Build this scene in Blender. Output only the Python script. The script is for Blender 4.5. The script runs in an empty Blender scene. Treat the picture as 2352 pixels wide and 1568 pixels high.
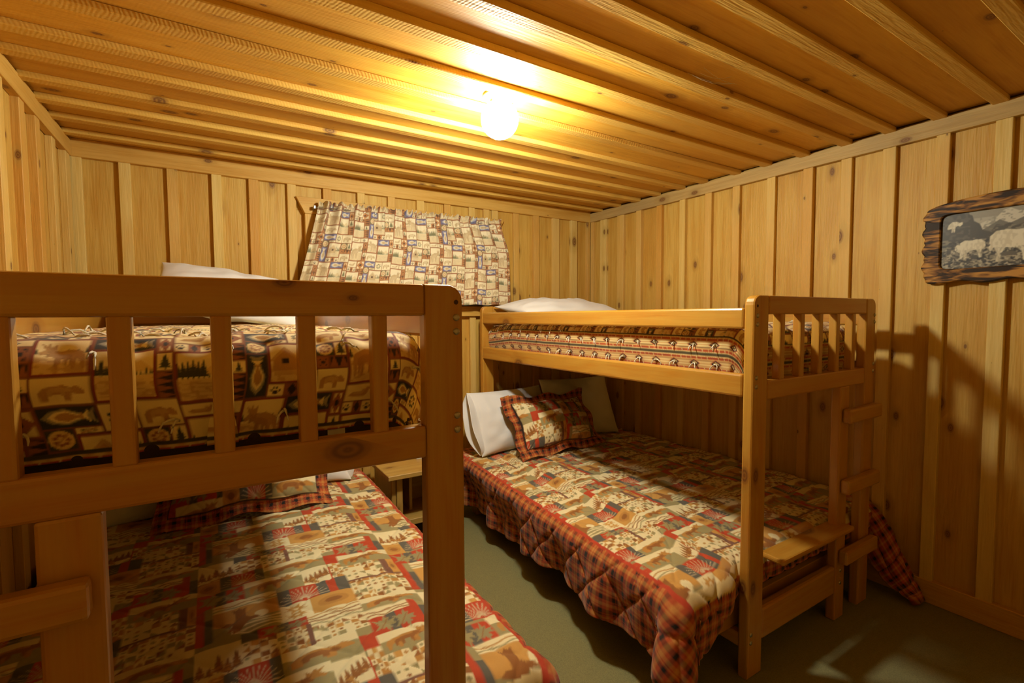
import bpy, bmesh, math, random
import numpy as np
from mathutils import Vector, Matrix

random.seed(7)
np.random.seed(7)
scn = bpy.context.scene
COL = scn.collection

# ------------------------------------------------------------------ camera
CAM_H = 1.32
cam_d = bpy.data.cameras.new('camera')
cam = bpy.data.objects.new('camera', cam_d)
COL.objects.link(cam)
cam_d.sensor_width = 36.0
cam_d.lens = 1107.4 / 2352 * 36.0
cam_d.clip_start = 0.02
_y, _p, _r = math.radians(31.98), math.radians(2.988), math.radians(-0.302)
_f = Vector((math.sin(_y) * math.cos(_p), math.cos(_y) * math.cos(_p), -math.sin(_p)))
_rt = Vector((math.cos(_y), -math.sin(_y), 0))
_u = _rt.cross(_f)
_r2 = _rt * math.cos(_r) + _u * math.sin(_r)
_u2 = -_rt * math.sin(_r) + _u * math.cos(_r)
cam.matrix_world = Matrix(((_r2.x, _u2.x, -_f.x, 0), (_r2.y, _u2.y, -_f.y, 0),
                           (_r2.z, _u2.z, -_f.z, CAM_H), (0, 0, 0, 1)))
scn.camera = cam

# ------------------------------------------------------------------ world, exposure
w = bpy.data.worlds.new('dusk')
scn.world = w
w.use_nodes = True
w.node_tree.nodes['Background'].inputs[0].default_value = (0.05, 0.07, 0.2, 1)
w.node_tree.nodes['Background'].inputs[1].default_value = 0.35
scn.view_settings.view_transform = 'Standard'
scn.view_settings.look = 'None'
scn.view_settings.gamma = 1
scn.view_settings.use_curve_mapping = False
scn.view_settings.exposure = 0.0
scn.cycles.use_light_tree = False
scn.cycles.max_bounces = 6
scn.cycles.diffuse_bounces = 3
scn.cycles.glossy_bounces = 2
scn.cycles.caustics_reflective = False
scn.cycles.caustics_refractive = False
scn.cycles.sample_clamp_indirect = 6.0
LAMP = (1.0, 1.685, 2.10)          # the one bulb in the room: a white glass globe on the ceiling
LAMP_R = 0.0745
LAMP_STRENGTH = 370.0
LAMP_COLOR = (0.98, 1.0, 0.86)

# ------------------------------------------------------------------ room measures (metres)
XL, XR = -0.55, 2.745       # faces of battens and trims
YB = 3.14
YF = -0.55                  # wall behind the photographer
BT = 0.025                  # batten thickness
ZB = 2.17                   # underside of ceiling battens
ZC = 2.192                  # underside of ceiling boards
TRIM_Z = 2.105


# ================================================================== materials
def s2l(c):
    return tuple((v / 12.92 if v <= 0.04045 else ((v + 0.055) / 1.055) ** 2.4) for v in c)


def rgb(r, g, b):
    return s2l((r / 255, g / 255, b / 255))


def new_mat(name):
    m = bpy.data.materials.new(name)
    m.use_nodes = True
    nt = m.node_tree
    return m, nt, nt.nodes, nt.links, nt.nodes['Principled BSDF']


def wood_mat(name, axis, light, dark, knot, rough=0.6, bump=0.25, coat=0.0, tint=0.35, alt=None,
             saw=0.0, kscale=1.0, grain=1.0, figure=0.5):
    m, nt, N, L, bsdf = new_mat(name)
    tc = N.new('ShaderNodeTexCoord')
    oi = N.new('ShaderNodeObjectInfo')
    mul = N.new('ShaderNodeVectorMath'); mul.operation = 'SCALE'
    mul.inputs[0].default_value = (37.0, 53.0, 71.0)
    L.new(oi.outputs['Random'], mul.inputs['Scale'])
    add = N.new('ShaderNodeVectorMath'); add.operation = 'ADD'
    L.new(tc.outputs['Object'], add.inputs[0]); L.new(mul.outputs[0], add.inputs[1])

    def mapped(along, across):
        mp = N.new('ShaderNodeMapping')
        s = [across] * 3
        s[axis] = along
        mp.inputs['Scale'].default_value = s
        L.new(add.outputs[0], mp.inputs['Vector'])
        return mp.outputs[0]

    def noise(vec, scale, detail=3.0, rough_=0.6, dist=0.0):
        n = N.new('ShaderNodeTexNoise')
        n.inputs['Scale'].default_value = scale
        n.inputs['Detail'].default_value = detail
        n.inputs['Roughness'].default_value = rough_
        n.inputs['Distortion'].default_value = dist
        L.new(vec, n.inputs['Vector'])
        return n.outputs['Fac']

    def ramp(fac, stops):
        r = N.new('ShaderNodeValToRGB')
        e = r.color_ramp.elements
        e[0].position, e[0].color = stops[0][0], (*stops[0][1], 1)
        e[1].position, e[1].color = stops[-1][0], (*stops[-1][1], 1)
        for p, c in stops[1:-1]:
            x = e.new(p); x.color = (*c, 1)
        L.new(fac, r.inputs['Fac'])
        return r.outputs['Color']

    def mixc(f, a, b, mode='MIX'):
        x = N.new('ShaderNodeMix'); x.data_type = 'RGBA'; x.blend_type = mode
        if isinstance(f, (int, float)):
            x.inputs[0].default_value = f
        else:
            L.new(f, x.inputs[0])
        for i, v in ((6, a), (7, b)):
            if isinstance(v, tuple):
                x.inputs[i].default_value = (*v, 1)
            else:
                L.new(v, x.inputs[i])
        return x.outputs[2]

    def mth(op, a, b=None, c=None):
        x = N.new('ShaderNodeMath'); x.operation = op
        for i, v in enumerate((a, b, c)):
            if v is None:
                continue
            if isinstance(v, (int, float)):
                x.inputs[i].default_value = v
            else:
                L.new(v, x.inputs[i])
        return x.outputs[0]

    # knots: cells stretched along the board
    vor = N.new('ShaderNodeTexVoronoi')
    vor.inputs['Scale'].default_value = 1.0
    vor.voronoi_dimensions = '2D'
    sx = N.new('ShaderNodeSeparateXYZ'); L.new(mapped(3.0 * kscale, 5.6 * kscale), sx.inputs[0])
    oth = [a for a in (0, 1, 2) if a != axis]
    cxy = N.new('ShaderNodeCombineXYZ')
    L.new(mth('ADD', sx.outputs[oth[0]], sx.outputs[oth[1]]), cxy.inputs[0])
    L.new(sx.outputs[axis], cxy.inputs[1])
    L.new(cxy.outputs[0], vor.inputs['Vector'])
    sepc = N.new('ShaderNodeSeparateColor'); L.new(vor.outputs['Color'], sepc.inputs[0])
    rad = mth('MAXIMUM', mth('MULTIPLY_ADD', sepc.outputs[0], 0.19, -0.065), 0.004)
    kd = mth('DIVIDE', vor.outputs['Distance'], rad)            # <1 inside the knot
    mr = N.new('ShaderNodeMapRange'); mr.interpolation_type = 'SMOOTHSTEP'
    mr.inputs[1].default_value = 0.55; mr.inputs[2].default_value = 1.05
    mr.inputs[3].default_value = 1.0; mr.inputs[4].default_value = 0.0
    L.new(kd, mr.inputs[0])
    halo = N.new('ShaderNodeMapRange'); halo.interpolation_type = 'SMOOTHSTEP'
    halo.inputs[1].default_value = 0.8; halo.inputs[2].default_value = 2.6
    halo.inputs[3].default_value = 1.0; halo.inputs[4].default_value = 0.0
    L.new(kd, halo.inputs[0])
    # grain
    g1 = noise(mapped(1.6, 34.0 * grain), 1.0, 3, 0.65)
    g2 = noise(mapped(7.0, 190.0 * grain), 1.0, 1, 0.6)
    fig = noise(mapped(0.9, 7.5), 1.0, 1, 0.5)
    bands = mth('SINE', mth('MULTIPLY', mth('ADD', fig, mth('MULTIPLY', halo.outputs[0], 0.12)), 46.0))
    gr = mth('ADD', mth('MULTIPLY', g1, 0.62), mth('ADD', mth('MULTIPLY', g2, 0.25), mth('MULTIPLY', bands, 0.06 * figure)))
    mid = tuple((a * 0.62 + b * 0.38) for a, b in zip(light, dark))
    col = ramp(gr, [(0.28, dark), (0.44, mid), (0.60, light)])
    # big stains along the board
    st = noise(mapped(1.3, 4.0), 1.0, 2, 0.6)
    stm = N.new('ShaderNodeMapRange'); stm.inputs[1].default_value = 0.50; stm.inputs[2].default_value = 0.72
    L.new(st, stm.inputs[0])
    warm = alt or tuple(v * k for v, k in zip(dark, (1.15, 1.0, 0.75)))
    col = mixc(mth('MULTIPLY', stm.outputs[0], 0.65), col, warm)
    # every board has a tone of its own
    rnd = mth('FRACT', mth('MULTIPLY', oi.outputs['Random'], 7.31))
    col = mixc(mth('MULTIPLY', rnd, tint), col, warm)
    col = mixc(mth('MULTIPLY', halo.outputs[0], 0.5), col, tuple(v * 0.72 for v in dark))
    ringv = mth('MULTIPLY_ADD', mth('SINE', mth('MULTIPLY', kd, 16.0)), 0.18, 0.8)
    col = mixc(mth('MULTIPLY', mr.outputs[0], ringv), col, knot)
    L.new(col, bsdf.inputs['Base Color'])
    bsdf.inputs['Roughness'].default_value = rough
    bsdf.inputs['Specular IOR Level'].default_value = 0.4
    if coat:
        bsdf.inputs['Coat Weight'].default_value = coat
        bsdf.inputs['Coat Roughness'].default_value = 0.18
    h = noise(mapped(9.0, 120.0 * grain), 1.0, 1, 0.6)
    if saw:
        wv = N.new('ShaderNodeTexWave'); wv.wave_type = 'BANDS'; wv.bands_direction = 'DIAGONAL'
        mp = N.new('ShaderNodeMapping'); s = [22.0] * 3; s[axis] = 60.0
        mp.inputs['Scale'].default_value = s
        L.new(add.outputs[0], mp.inputs['Vector'])
        L.new(mp.outputs[0], wv.inputs['Vector'])
        wv.inputs['Scale'].default_value = 0.9
        wv.inputs['Distortion'].default_value = 2.5
        wv.inputs['Detail'].default_value = 1.0
        h = mth('ADD', h, mth('MULTIPLY', wv.outputs['Fac'], saw))
    bp = N.new('ShaderNodeBump')
    bp.inputs['Strength'].default_value = bump
    bp.inputs['Distance'].default_value = 0.004
    L.new(h, bp.inputs['Height'])
    L.new(bp.outputs['Normal'], bsdf.inputs['Normal'])
    return m


PL, PD, PK = (0.74, 0.48, 0.112), (0.58, 0.305, 0.042), (0.20, 0.08, 0.02)
PA = (0.55, 0.265, 0.035)
WALL = {a: wood_mat('rough_pine_%s' % 'xyz'[a], a, PL, PD, PK, rough=0.55, bump=0.5, alt=PA, saw=0.0, tint=0.4) for a in (0, 1, 2)}
BATT = {a: wood_mat('batten_pine_%s' % 'xyz'[a], a, (0.84, 0.62, 0.21), (0.72, 0.47, 0.11), PK, rough=0.6, bump=0.4,
                    alt=(0.62, 0.29, 0.04), tint=0.8, kscale=0.8, figure=0.3) for a in (0, 1, 2)}
CEILB = wood_mat('ceiling_pine', 0, (0.80, 0.44, 0.055), (0.66, 0.31, 0.022), PK, rough=0.6, bump=0.3, alt=PA, saw=0.06, tint=0.5)
CBATT = wood_mat('ceiling_batten_pine', 0, (0.84, 0.54, 0.12), (0.70, 0.39, 0.06), PK, rough=0.55, bump=0.35, alt=PA, saw=0.22, tint=0.35)
TRIMR = wood_mat('trim_pine_grey', 1, (0.68, 0.45, 0.15), (0.50, 0.30, 0.08), PK, rough=0.6, bump=0.4, alt=(0.34, 0.24, 0.11), tint=0.4)
TRIM = {a: wood_mat('trim_pine_%s' % 'xyz'[a], a, (0.76, 0.46, 0.11), (0.62, 0.32, 0.05), PK, rough=0.55, bump=0.4, alt=PA, tint=0.3) for a in (0, 1, 2)}
BL, BD = (0.555, 0.30, 0.045), (0.49, 0.195, 0.018)
BUNK = {a: wood_mat('varnished_pine_%s' % 'xyz'[a], a, BL, BD, (0.17, 0.055, 0.012), rough=0.36, bump=0.08, coat=0.35,
                    alt=(0.50, 0.215, 0.024), tint=0.35, kscale=0.75, figure=0.9) for a in (0, 1, 2)}
STAND = {a: wood_mat('nightstand_pine_%s' % 'xyz'[a], a, (0.55, 0.36, 0.10), (0.42, 0.24, 0.05), PK, rough=0.4, bump=0.15, coat=0.2, tint=0.2) for a in (0, 1, 2)}


def plain_mat(name, col, rough=0.8, metal=0.0, bump=0.0, bscale=200.0, var=0.0, sheen=0.0, emit=None):
    m, nt, N, L, b = new_mat(name)
    b.inputs['Base Color'].default_value = (*col, 1)
    b.inputs['Roughness'].default_value = rough
    b.inputs['Metallic'].default_value = metal
    b.inputs['Sheen Weight'].default_value = sheen
    if bump or var:
        tc = N.new('ShaderNodeTexCoord')
        n = N.new('ShaderNodeTexNoise'); n.inputs['Scale'].default_value = bscale; n.inputs['Detail'].default_value = 3
        L.new(tc.outputs['Object'], n.inputs['Vector'])
        if bump:
            bp = N.new('ShaderNodeBump'); bp.inputs['Strength'].default_value = bump; bp.inputs['Distance'].default_value = 0.003
            L.new(n.outputs['Fac'], bp.inputs['Height']); L.new(bp.outputs['Normal'], b.inputs['Normal'])
        if var:
            r = N.new('ShaderNodeValToRGB')
            r.color_ramp.elements[0].position = 0.3; r.color_ramp.elements[1].position = 0.7
            r.color_ramp.elements[0].color = (*[v * (1 - var) for v in col], 1)
            r.color_ramp.elements[1].color = (*[min(1, v * (1 + var)) for v in col], 1)
            L.new(n.outputs['Fac'], r.inputs['Fac']); L.new(r.outputs['Color'], b.inputs['Base Color'])
    if emit:
        b.inputs['Emission Color'].default_value = (*emit[0], 1)
        b.inputs['Emission Strength'].default_value = emit[1]
    return m


def print_mat(name, rough=0.85, weave=900.0, bump=0.12, sheen=0.15):
    m, nt, N, L, b = new_mat(name)
    a = N.new('ShaderNodeAttribute'); a.attribute_name = 'print'
    tc = N.new('ShaderNodeTexCoord')
    n = N.new('ShaderNodeTexNoise'); n.inputs['Scale'].default_value = weave; n.inputs['Detail'].default_value = 2
    L.new(tc.outputs['Object'], n.inputs['Vector'])
    mx = N.new('ShaderNodeMix'); mx.data_type = 'RGBA'; mx.blend_type = 'OVERLAY'; mx.inputs[0].default_value = 0.2
    L.new(a.outputs['Color'], mx.inputs[6])
    L.new(n.outputs['Fac'], mx.inputs[7])
    L.new(mx.outputs[2], b.inputs['Base Color'])
    b.inputs['Roughness'].default_value = rough
    b.inputs['Sheen Weight'].default_value = sheen
    bp = N.new('ShaderNodeBump'); bp.inputs['Strength'].default_value = bump; bp.inputs['Distance'].default_value = 0.001
    L.new(n.outputs['Fac'], bp.inputs['Height']); L.new(bp.outputs['Normal'], b.inputs['Normal'])
    return m


FABRIC = print_mat('printed_cotton')
PRINT = print_mat('matte_photo_print', rough=0.45, bump=0.0, sheen=0.0)
LINEN = plain_mat('white_linen', (0.78, 0.75, 0.72), rough=0.9, bump=0.08, bscale=400, sheen=0.2)
TICKING = plain_mat('brown_mattress_ticking', (0.05, 0.025, 0.012), rough=0.9, bump=0.2, bscale=300)
YARN = plain_mat('cream_yarn', (0.74, 0.66, 0.50), rough=0.95, bump=0.3, bscale=500)
CARPET = plain_mat('grey_green_carpet', (0.255, 0.23, 0.095), rough=1.0, bump=0.9, bscale=420, var=0.22)
STEEL = plain_mat('bolt_steel', (0.45, 0.42, 0.34), rough=0.35, metal=0.9)
CANOPY = plain_mat('cream_enamel', (0.50, 0.38, 0.20), rough=0.35)
SHEATHING = plain_mat('wall_sheathing', (0.20, 0.10, 0.03), rough=0.9)  # even dark brown backing behind the wall and ceiling boards
PAPER = plain_mat('white_paper', (0.80, 0.78, 0.74), rough=0.6)
WEB = plain_mat('cobweb_thread', (0.6, 0.5, 0.33), rough=0.9)


# ================================================================== mesh helpers
def link(o, parent=None):
    COL.objects.link(o)
    if parent is not None:
        o.parent = parent
    return o


def empty(name, loc=(0, 0, 0)):
    o = bpy.data.objects.new(name, None)
    o.location = loc
    o.empty_display_size = 0.1
    return link(o)


def tag(o, label=None, cat=None, group=None, kind=None):
    if label: o['label'] = label
    if cat: o['category'] = cat
    if group: o['group'] = group
    if kind: o['kind'] = kind
    return o


def obj_bm(name, bm, mat, parent=None, loc=(0, 0, 0), smooth=False):
    me = bpy.data.meshes.new(name)
    bm.normal_update()
    bm.to_mesh(me); bm.free()
    if smooth:
        me.polygons.foreach_set('use_smooth', [True] * len(me.polygons))
    me.materials.append(mat)
    o = bpy.data.objects.new(name, me)
    o.location = loc
    return link(o, parent)


_cache = {}


def box_mesh(sx, sy, sz, bev, seg, mat):
    key = (round(sx, 4), round(sy, 4), round(sz, 4), bev, seg, mat.name)
    if key not in _cache:
        bm = bmesh.new()
        bmesh.ops.create_cube(bm, size=1.0)
        for v in bm.verts:
            v.co = Vector((v.co.x * sx, v.co.y * sy, v.co.z * sz))
        if bev:
            bmesh.ops.bevel(bm, geom=list(bm.edges), offset=bev, segments=seg, profile=0.5, affect='EDGES')
        me = bpy.data.meshes.new('box')
        bm.to_mesh(me); bm.free()
        me.materials.append(mat)
        _cache[key] = me
    return _cache[key]


def box(name, parent, mat, x, y, z, bev=0.002, seg=1):
    """axis-aligned bar given by its (min,max) in each axis, in the parent's frame"""
    x, y, z = sorted(x), sorted(y), sorted(z)
    me = box_mesh(x[1] - x[0], y[1] - y[0], z[1] - z[0], bev, seg, mat)
    o = bpy.data.objects.new(name, me)
    me.name = name
    o.location = ((x[0] + x[1]) / 2, (y[0] + y[1]) / 2, (z[0] + z[1]) / 2)
    return link(o, parent)


def prism(name, parent, mat, pts, axis, d0, d1, bev=0.0, seg=2, smooth=False):
    """outline in the two other axes, extruded along axis from d0 to d1; origin in the middle"""
    oth = [a for a in (0, 1, 2) if a != axis]
    c = [0, 0, 0]
    c[axis] = (d0 + d1) / 2
    c[oth[0]] = sum(p[0] for p in pts) / len(pts)
    c[oth[1]] = sum(p[1] for p in pts) / len(pts)
    bm = bmesh.new()

    def mk(d):
        vs = []
        for p in pts:
            co = [0, 0, 0]
            co[oth[0]] = p[0] - c[oth[0]]; co[oth[1]] = p[1] - c[oth[1]]; co[axis] = d - c[axis]
            vs.append(bm.verts.new(co))
        return vs
    a, b = mk(d0), mk(d1)
    fa = bm.faces.new(a); fb = bm.faces.new(list(reversed(b)))
    n = len(pts)
    for i in range(n):
        bm.faces.new((a[i], b[i], b[(i + 1) % n], a[(i + 1) % n]))
    bmesh.ops.recalc_face_normals(bm, faces=list(bm.faces))
    if bev:
        eds = [e for e in bm.edges if any(len(f.verts) == n for f in e.link_faces)]
        bmesh.ops.bevel(bm, geom=eds, offset=bev, segments=seg, profile=0.5, affect='EDGES')
    return obj_bm(name, bm, mat, parent, c, smooth)


def lathe(name, parent, mat, prof, loc, n=32, smooth=True):
    bm = bmesh.new()
    rings = []
    for r, z in prof:
        if r < 1e-6:
            rings.append([bm.verts.new((0, 0, z))])
        else:
            rings.append([bm.verts.new((r * math.cos(2 * math.pi * i / n), r * math.sin(2 * math.pi * i / n), z)) for i in range(n)])
    for A, B in zip(rings, rings[1:]):
        for i in range(n):
            j = (i + 1) % n
            if len(A) == 1 and len(B) == 1: continue
            if len(A) == 1: bm.faces.new((A[0], B[i], B[j]))
            elif len(B) == 1: bm.faces.new((A[i], B[0], A[j]))
            else: bm.faces.new((A[i], B[i], B[j], A[j]))
    bmesh.ops.recalc_face_normals(bm, faces=list(bm.faces))
    return obj_bm(name, bm, mat, parent, loc, smooth)


def tube_bm(bm, pts, rads, n=5):
    pts = [Vector(p) for p in pts]
    rings = []
    for i, p in enumerate(pts):
        t = (pts[min(i + 1, len(pts) - 1)] - pts[max(i - 1, 0)]).normalized()
        a = t.orthogonal().normalized(); b = t.cross(a)
        r = rads[i] if hasattr(rads, '__len__') else rads
        rings.append([bm.verts.new(p + (a * math.cos(2 * math.pi * k / n) + b * math.sin(2 * math.pi * k / n)) * r) for k in range(n)])
    for A, B in zip(rings, rings[1:]):
        for k in range(n):
            bm.faces.new((A[k], A[(k + 1) % n], B[(k + 1) % n], B[k]))
    bm.faces.new(list(reversed(rings[0]))); bm.faces.new(rings[-1])


def grid_obj(name, P, mat, parent=None, col=None, loc=(0, 0, 0), flip=False, smooth=True, warm=(1.0, 0.95, 0.80)):
    """P: (n,m,3) array of points -> quad sheet, with a colour per point in attribute 'print'"""
    n, m = P.shape[:2]
    idx = np.arange(n * m, dtype=np.int32).reshape(n, m)
    q = np.stack([idx[:-1, :-1], idx[1:, :-1], idx[1:, 1:], idx[:-1, 1:]], -1).reshape(-1, 4)
    if flip:
        q = q[:, ::-1]
    me = bpy.data.meshes.new(name)
    me.vertices.add(n * m)
    me.vertices.foreach_set('co', np.ascontiguousarray(P, dtype=np.float32).ravel())
    nf = len(q)
    me.loops.add(nf * 4)
    me.loops.foreach_set('vertex_index', np.ascontiguousarray(q, dtype=np.int32).ravel())
    me.polygons.add(nf)
    me.polygons.foreach_set('loop_start', np.arange(0, nf * 4, 4, dtype=np.int32))
    me.polygons.foreach_set('use_smooth', np.full(nf, smooth))
    me.update(calc_edges=True)
    me.validate()
    if col is not None:
        at = me.color_attributes.new('print', 'FLOAT_COLOR', 'POINT')
        c = np.ones((n * m, 4), np.float32); c[:, :3] = col.reshape(-1, 3) * np.array(warm, np.float32)
        at.data.foreach_set('color', c.ravel())
    me.materials.append(mat)
    o = bpy.data.objects.new(name, me)
    o.location = loc
    return link(o, parent)


def sstep(a, b, x):
    t = np.clip((x - a) / (b - a), 0, 1)
    return t * t * (3 - 2 * t)


_perm = np.random.RandomState(3).rand(256, 256)


def vnoise(x, y, s=1.0):
    x = np.asarray(x) * s; y = np.asarray(y) * s
    xi = np.floor(x).astype(int); yi = np.floor(y).astype(int)
    fx = x - xi; fy = y - yi
    fx = fx * fx * (3 - 2 * fx); fy = fy * fy * (3 - 2 * fy)
    g = lambda a, b: _perm[a % 256, b % 256]
    return (g(xi, yi) * (1 - fx) + g(xi + 1, yi) * fx) * (1 - fy) + (g(xi, yi + 1) * (1 - fx) + g(xi + 1, yi + 1) * fx) * fy


# ================================================================== the room
BO = 0.019      # board thickness


def structure(o):
    o['kind'] = 'structure'
    return o


floor = structure(box('floor', None, CARPET, (XL - 0.1, XR + 0.1), (YF - 0.1, YB + 0.1), (-0.05, 0.0), bev=0))
ceiling = structure(box('ceiling', None, SHEATHING, (XL - 0.1, XR + 0.1), (YF - 0.1, YB + 0.1), (ZC + BO, ZC + BO + 0.04), bev=0))
ceil_c = ceiling.location.copy()


def child(name, parent, mat, x, y, z, bev=0.0015, seg=1, rot=None):
    o = box(name, parent, mat, x, y, z, bev, seg)
    o.location -= parent.location
    if rot: o.rotation_euler = rot
    return o


# ceiling boards and battens run across the room
cb_front = [2.983, 2.775, 2.575, 2.383, 2.174, 1.998, 1.771, 1.582, 1.377, 1.177, 0.995, 0.812, 0.618]
yy = 0.618
while yy > YF + 0.15:
    yy -= 0.195 + random.uniform(-0.006, 0.006)
    cb_front.append(yy)
cent = [YB + 0.02] + [v + 0.025 for v in cb_front] + [YF - 0.02]
for a, b in zip(cent, cent[1:]):
    dz = random.uniform(0, 0.003)
    child('ceiling_board', ceiling, CEILB, (XL - 0.02, XR + 0.02), (b + 0.0015, a - 0.0015), (ZC + dz, ZC + BO + dz))
for v in cb_front:
    wd = 0.05 + random.uniform(-0.003, 0.004)
    o = child('batten', ceiling, CBATT, (XL + 0.0, XR - 0.0), (v, v + wd), (ZB + random.uniform(-0.002, 0.003), ZC + 0.002), bev=0.003,
              rot=(0, 0, random.uniform(-0.0012, 0.0012)))

# right wall
wall_right = structure(box('wall_right', None, SHEATHING, (XR + BT + BO, XR + BT + BO + 0.05), (YF - 0.1, YB + 0.1), (0, ZC + BO), bev=0))
rb = [3.122, 2.985, 2.79, 2.596, 2.403, 2.2, 2.0, 1.805, 1.59, 1.387, 1.2025, 1.022, 0.825, 0.631]
while rb[-1] > YF + 0.15:
    rb.append(rb[-1] - 0.197 + random.uniform(-0.006, 0.006))
bw = [0.035, 0.072, 0.068] + [0.05] * 60
edges = [YB + BT] + rb[1:] + [YF]
for a, b in zip(edges, edges[1:]):
    dx = random.uniform(0, 0.003)
    child('board', wall_right, WALL[2], (XR + BT + dx, XR + BT + BO + dx), (b + 0.0015, a - 0.0015), (0, ZC))
for v, wd in zip(rb, bw):
    wd += random.uniform(-0.003, 0.003)
    child('batten', wall_right, BATT[2], (XR + random.uniform(-0.001, 0.003), XR + BT + 0.003), (v - wd / 2, v + wd / 2), (0.1, TRIM_Z + random.uniform(-0.001, 0.012)),
          bev=0.002, rot=(random.uniform(-0.0015, 0.0015), 0, 0))

# left wall
wall_left = structure(box('wall_left', None, SHEATHING, (XL - BT - BO - 0.05, XL - BT - BO), (YF - 0.1, YB + 0.1), (0, ZC + BO), bev=0))
lb = [3.09, 2.862, 2.62, 2.437, 2.222]
while lb[-1] > YF + 0.15:
    lb.append(lb[-1] - 0.197 + random.uniform(-0.006, 0.006))
edges = [YB + BT] + lb[1:] + [YF]
for a, b in zip(edges, edges[1:]):
    dx = random.uniform(0, 0.003)
    child('board', wall_left, WALL[2], (XL - BT - BO - dx, XL - BT - dx), (b + 0.0015, a - 0.0015), (0, ZC))
for k, v in enumerate(lb):
    wd = (0.08 if k == 0 else 0.055) + random.uniform(-0.003, 0.003)
    child('batten', wall_left, BATT[2], (XL - BT - 0.003, XL + random.uniform(-0.003, 0.002)), (v - wd / 2, v + wd / 2), (0.1, TRIM_Z + random.uniform(-0.001, 0.012)), bev=0.002)

# back wall with the window opening
WX0, WX1, WZ0, WZ1 = 0.56, 1.77, 1.40, 1.945
bm = bmesh.new()
for (x0, x1, z0, z1) in ((XL - 0.1, WX0, 0, ZC + BO), (WX1, XR + 0.1, 0, ZC + BO), (WX0, WX1, 0, WZ0), (WX0, WX1, WZ1, ZC + BO)):
    r = bmesh.ops.create_cube(bm, size=1.0)
    for v in r['verts']:
        v.co = Vector(((x0 + x1) / 2 + v.co.x * (x1 - x0), YB + BT + BO + 0.025 + v.co.y * 0.05, (z0 + z1) / 2 + v.co.z * (z1 - z0)))
wall_back = structure(obj_bm('wall_back', bm, SHEATHING))
bb = [-0.536, -0.346, -0.148, 0.052, 0.232, 0.431, 0.632, 0.836, 1.033, 1.234, 1.434, 1.628, 1.747, 1.819, 2.008, 2.193, 2.388, 2.574, 2.73]
edges = [XL - BT] + [v for v in bb[1:-1]] + [XR + BT]
for a, b in zip(edges, edges[1:]):
    dy = random.uniform(0, 0.003)
    inwin = a > WX0 - 0.2 and b < WX1 + 0.2 and b > WX0 and a < WX1
    spans = [(0, WZ0 - 0.02), (WZ1 + 0.02, ZC)] if inwin else [(0, ZC)]
    xs = (a + 0.0015, b - 0.0015)
    if inwin and a < WX0 - 0.05:
        child('board', wall_back, WALL[2], (a + 0.0015, 0.53), (YB + BT + dy, YB + BT + BO + dy), (WZ0 - 0.0195, WZ1 + 0.0195))
    for z0, z1 in spans:
        child('board', wall_back, WALL[2], xs, (YB + BT + dy, YB + BT + BO + dy), (z0, z1))
for v in bb:
    wd = (0.05 if abs(v) < 2.7 else 0.03) + random.uniform(-0.003, 0.003)
    if v > 2.3 and v < 2.7: wd += 0.016
    zt = TRIM_Z + random.uniform(-0.001, 0.012)
    spans = [(0.1, 1.325), (2.035, zt)] if 0.5 < v < 1.8 else ([(0.1, 1.39), (2.0, zt)] if 1.8 < v < 1.85 else [(0.1, zt)])
    for z0, z1 in spans:
        child('batten', wall_back, BATT[2], (v - wd / 2, v + wd / 2), (YB + random.uniform(-0.001, 0.003), YB + BT + 0.003), (z0, z1), bev=0.002)

# wall behind the photographer: same boards
wall_front = structure(box('wall_front', None, SHEATHING, (XL - 0.1, XR + 0.1), (YF - 0.07, YF - 0.02), (0, ZC + BO), bev=0))
x = XL
while x < XR:
    child('board', wall_front, WALL[2], (x + 0.0015, min(x + 0.2, XR) - 0.0015), (YF - 0.02, YF), (0, ZC))
    child('batten', wall_front, BATT[2], (x - 0.025, x + 0.025), (YF, YF + BT), (0.1, TRIM_Z))
    x += 0.2

# cornice trims and baseboards
structure(box('trim_1', None, TRIM[0], (XL, XR), (YB - 0.006, YB + BT), (TRIM_Z, ZC), bev=0.002))
structure(box('trim_2', None, TRIMR, (XR - 0.006, XR + BT), (YF, YB - 0.006), (TRIM_Z, ZB + 0.008), bev=0.002))
structure(box('trim_3', None, TRIM[1], (XL - BT, XL + 0.006), (YF, YB - 0.006), (TRIM_Z, ZB + 0.01), bev=0.002))
structure(box('trim_4', None, TRIM[0], (XL, XR), (YF, YF + BT), (TRIM_Z, ZC), bev=0.002))
structure(box('baseboard_right', None, TRIM[1], (XR - 0.004, XR + BT), (YF, YB), (0, 0.105), bev=0.003))
structure(box('baseboard_left', None, TRIM[1], (XL - BT, XL + 0.004), (YF, YB), (0, 0.105), bev=0.003))
structure(box('baseboard_back', None, TRIM[0], (XL, XR), (YB - 0.004, YB + BT), (0, 0.105), bev=0.003))
structure(box('baseboard_front', None, TRIM[0], (XL, XR), (YF, YF + BT + 0.004), (0, 0.105), bev=0.003))

# window
win = structure(empty('window_1', (1.165, YB, 1.40)))


def wpart(o):
    o.location -= win.location
    return o


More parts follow.
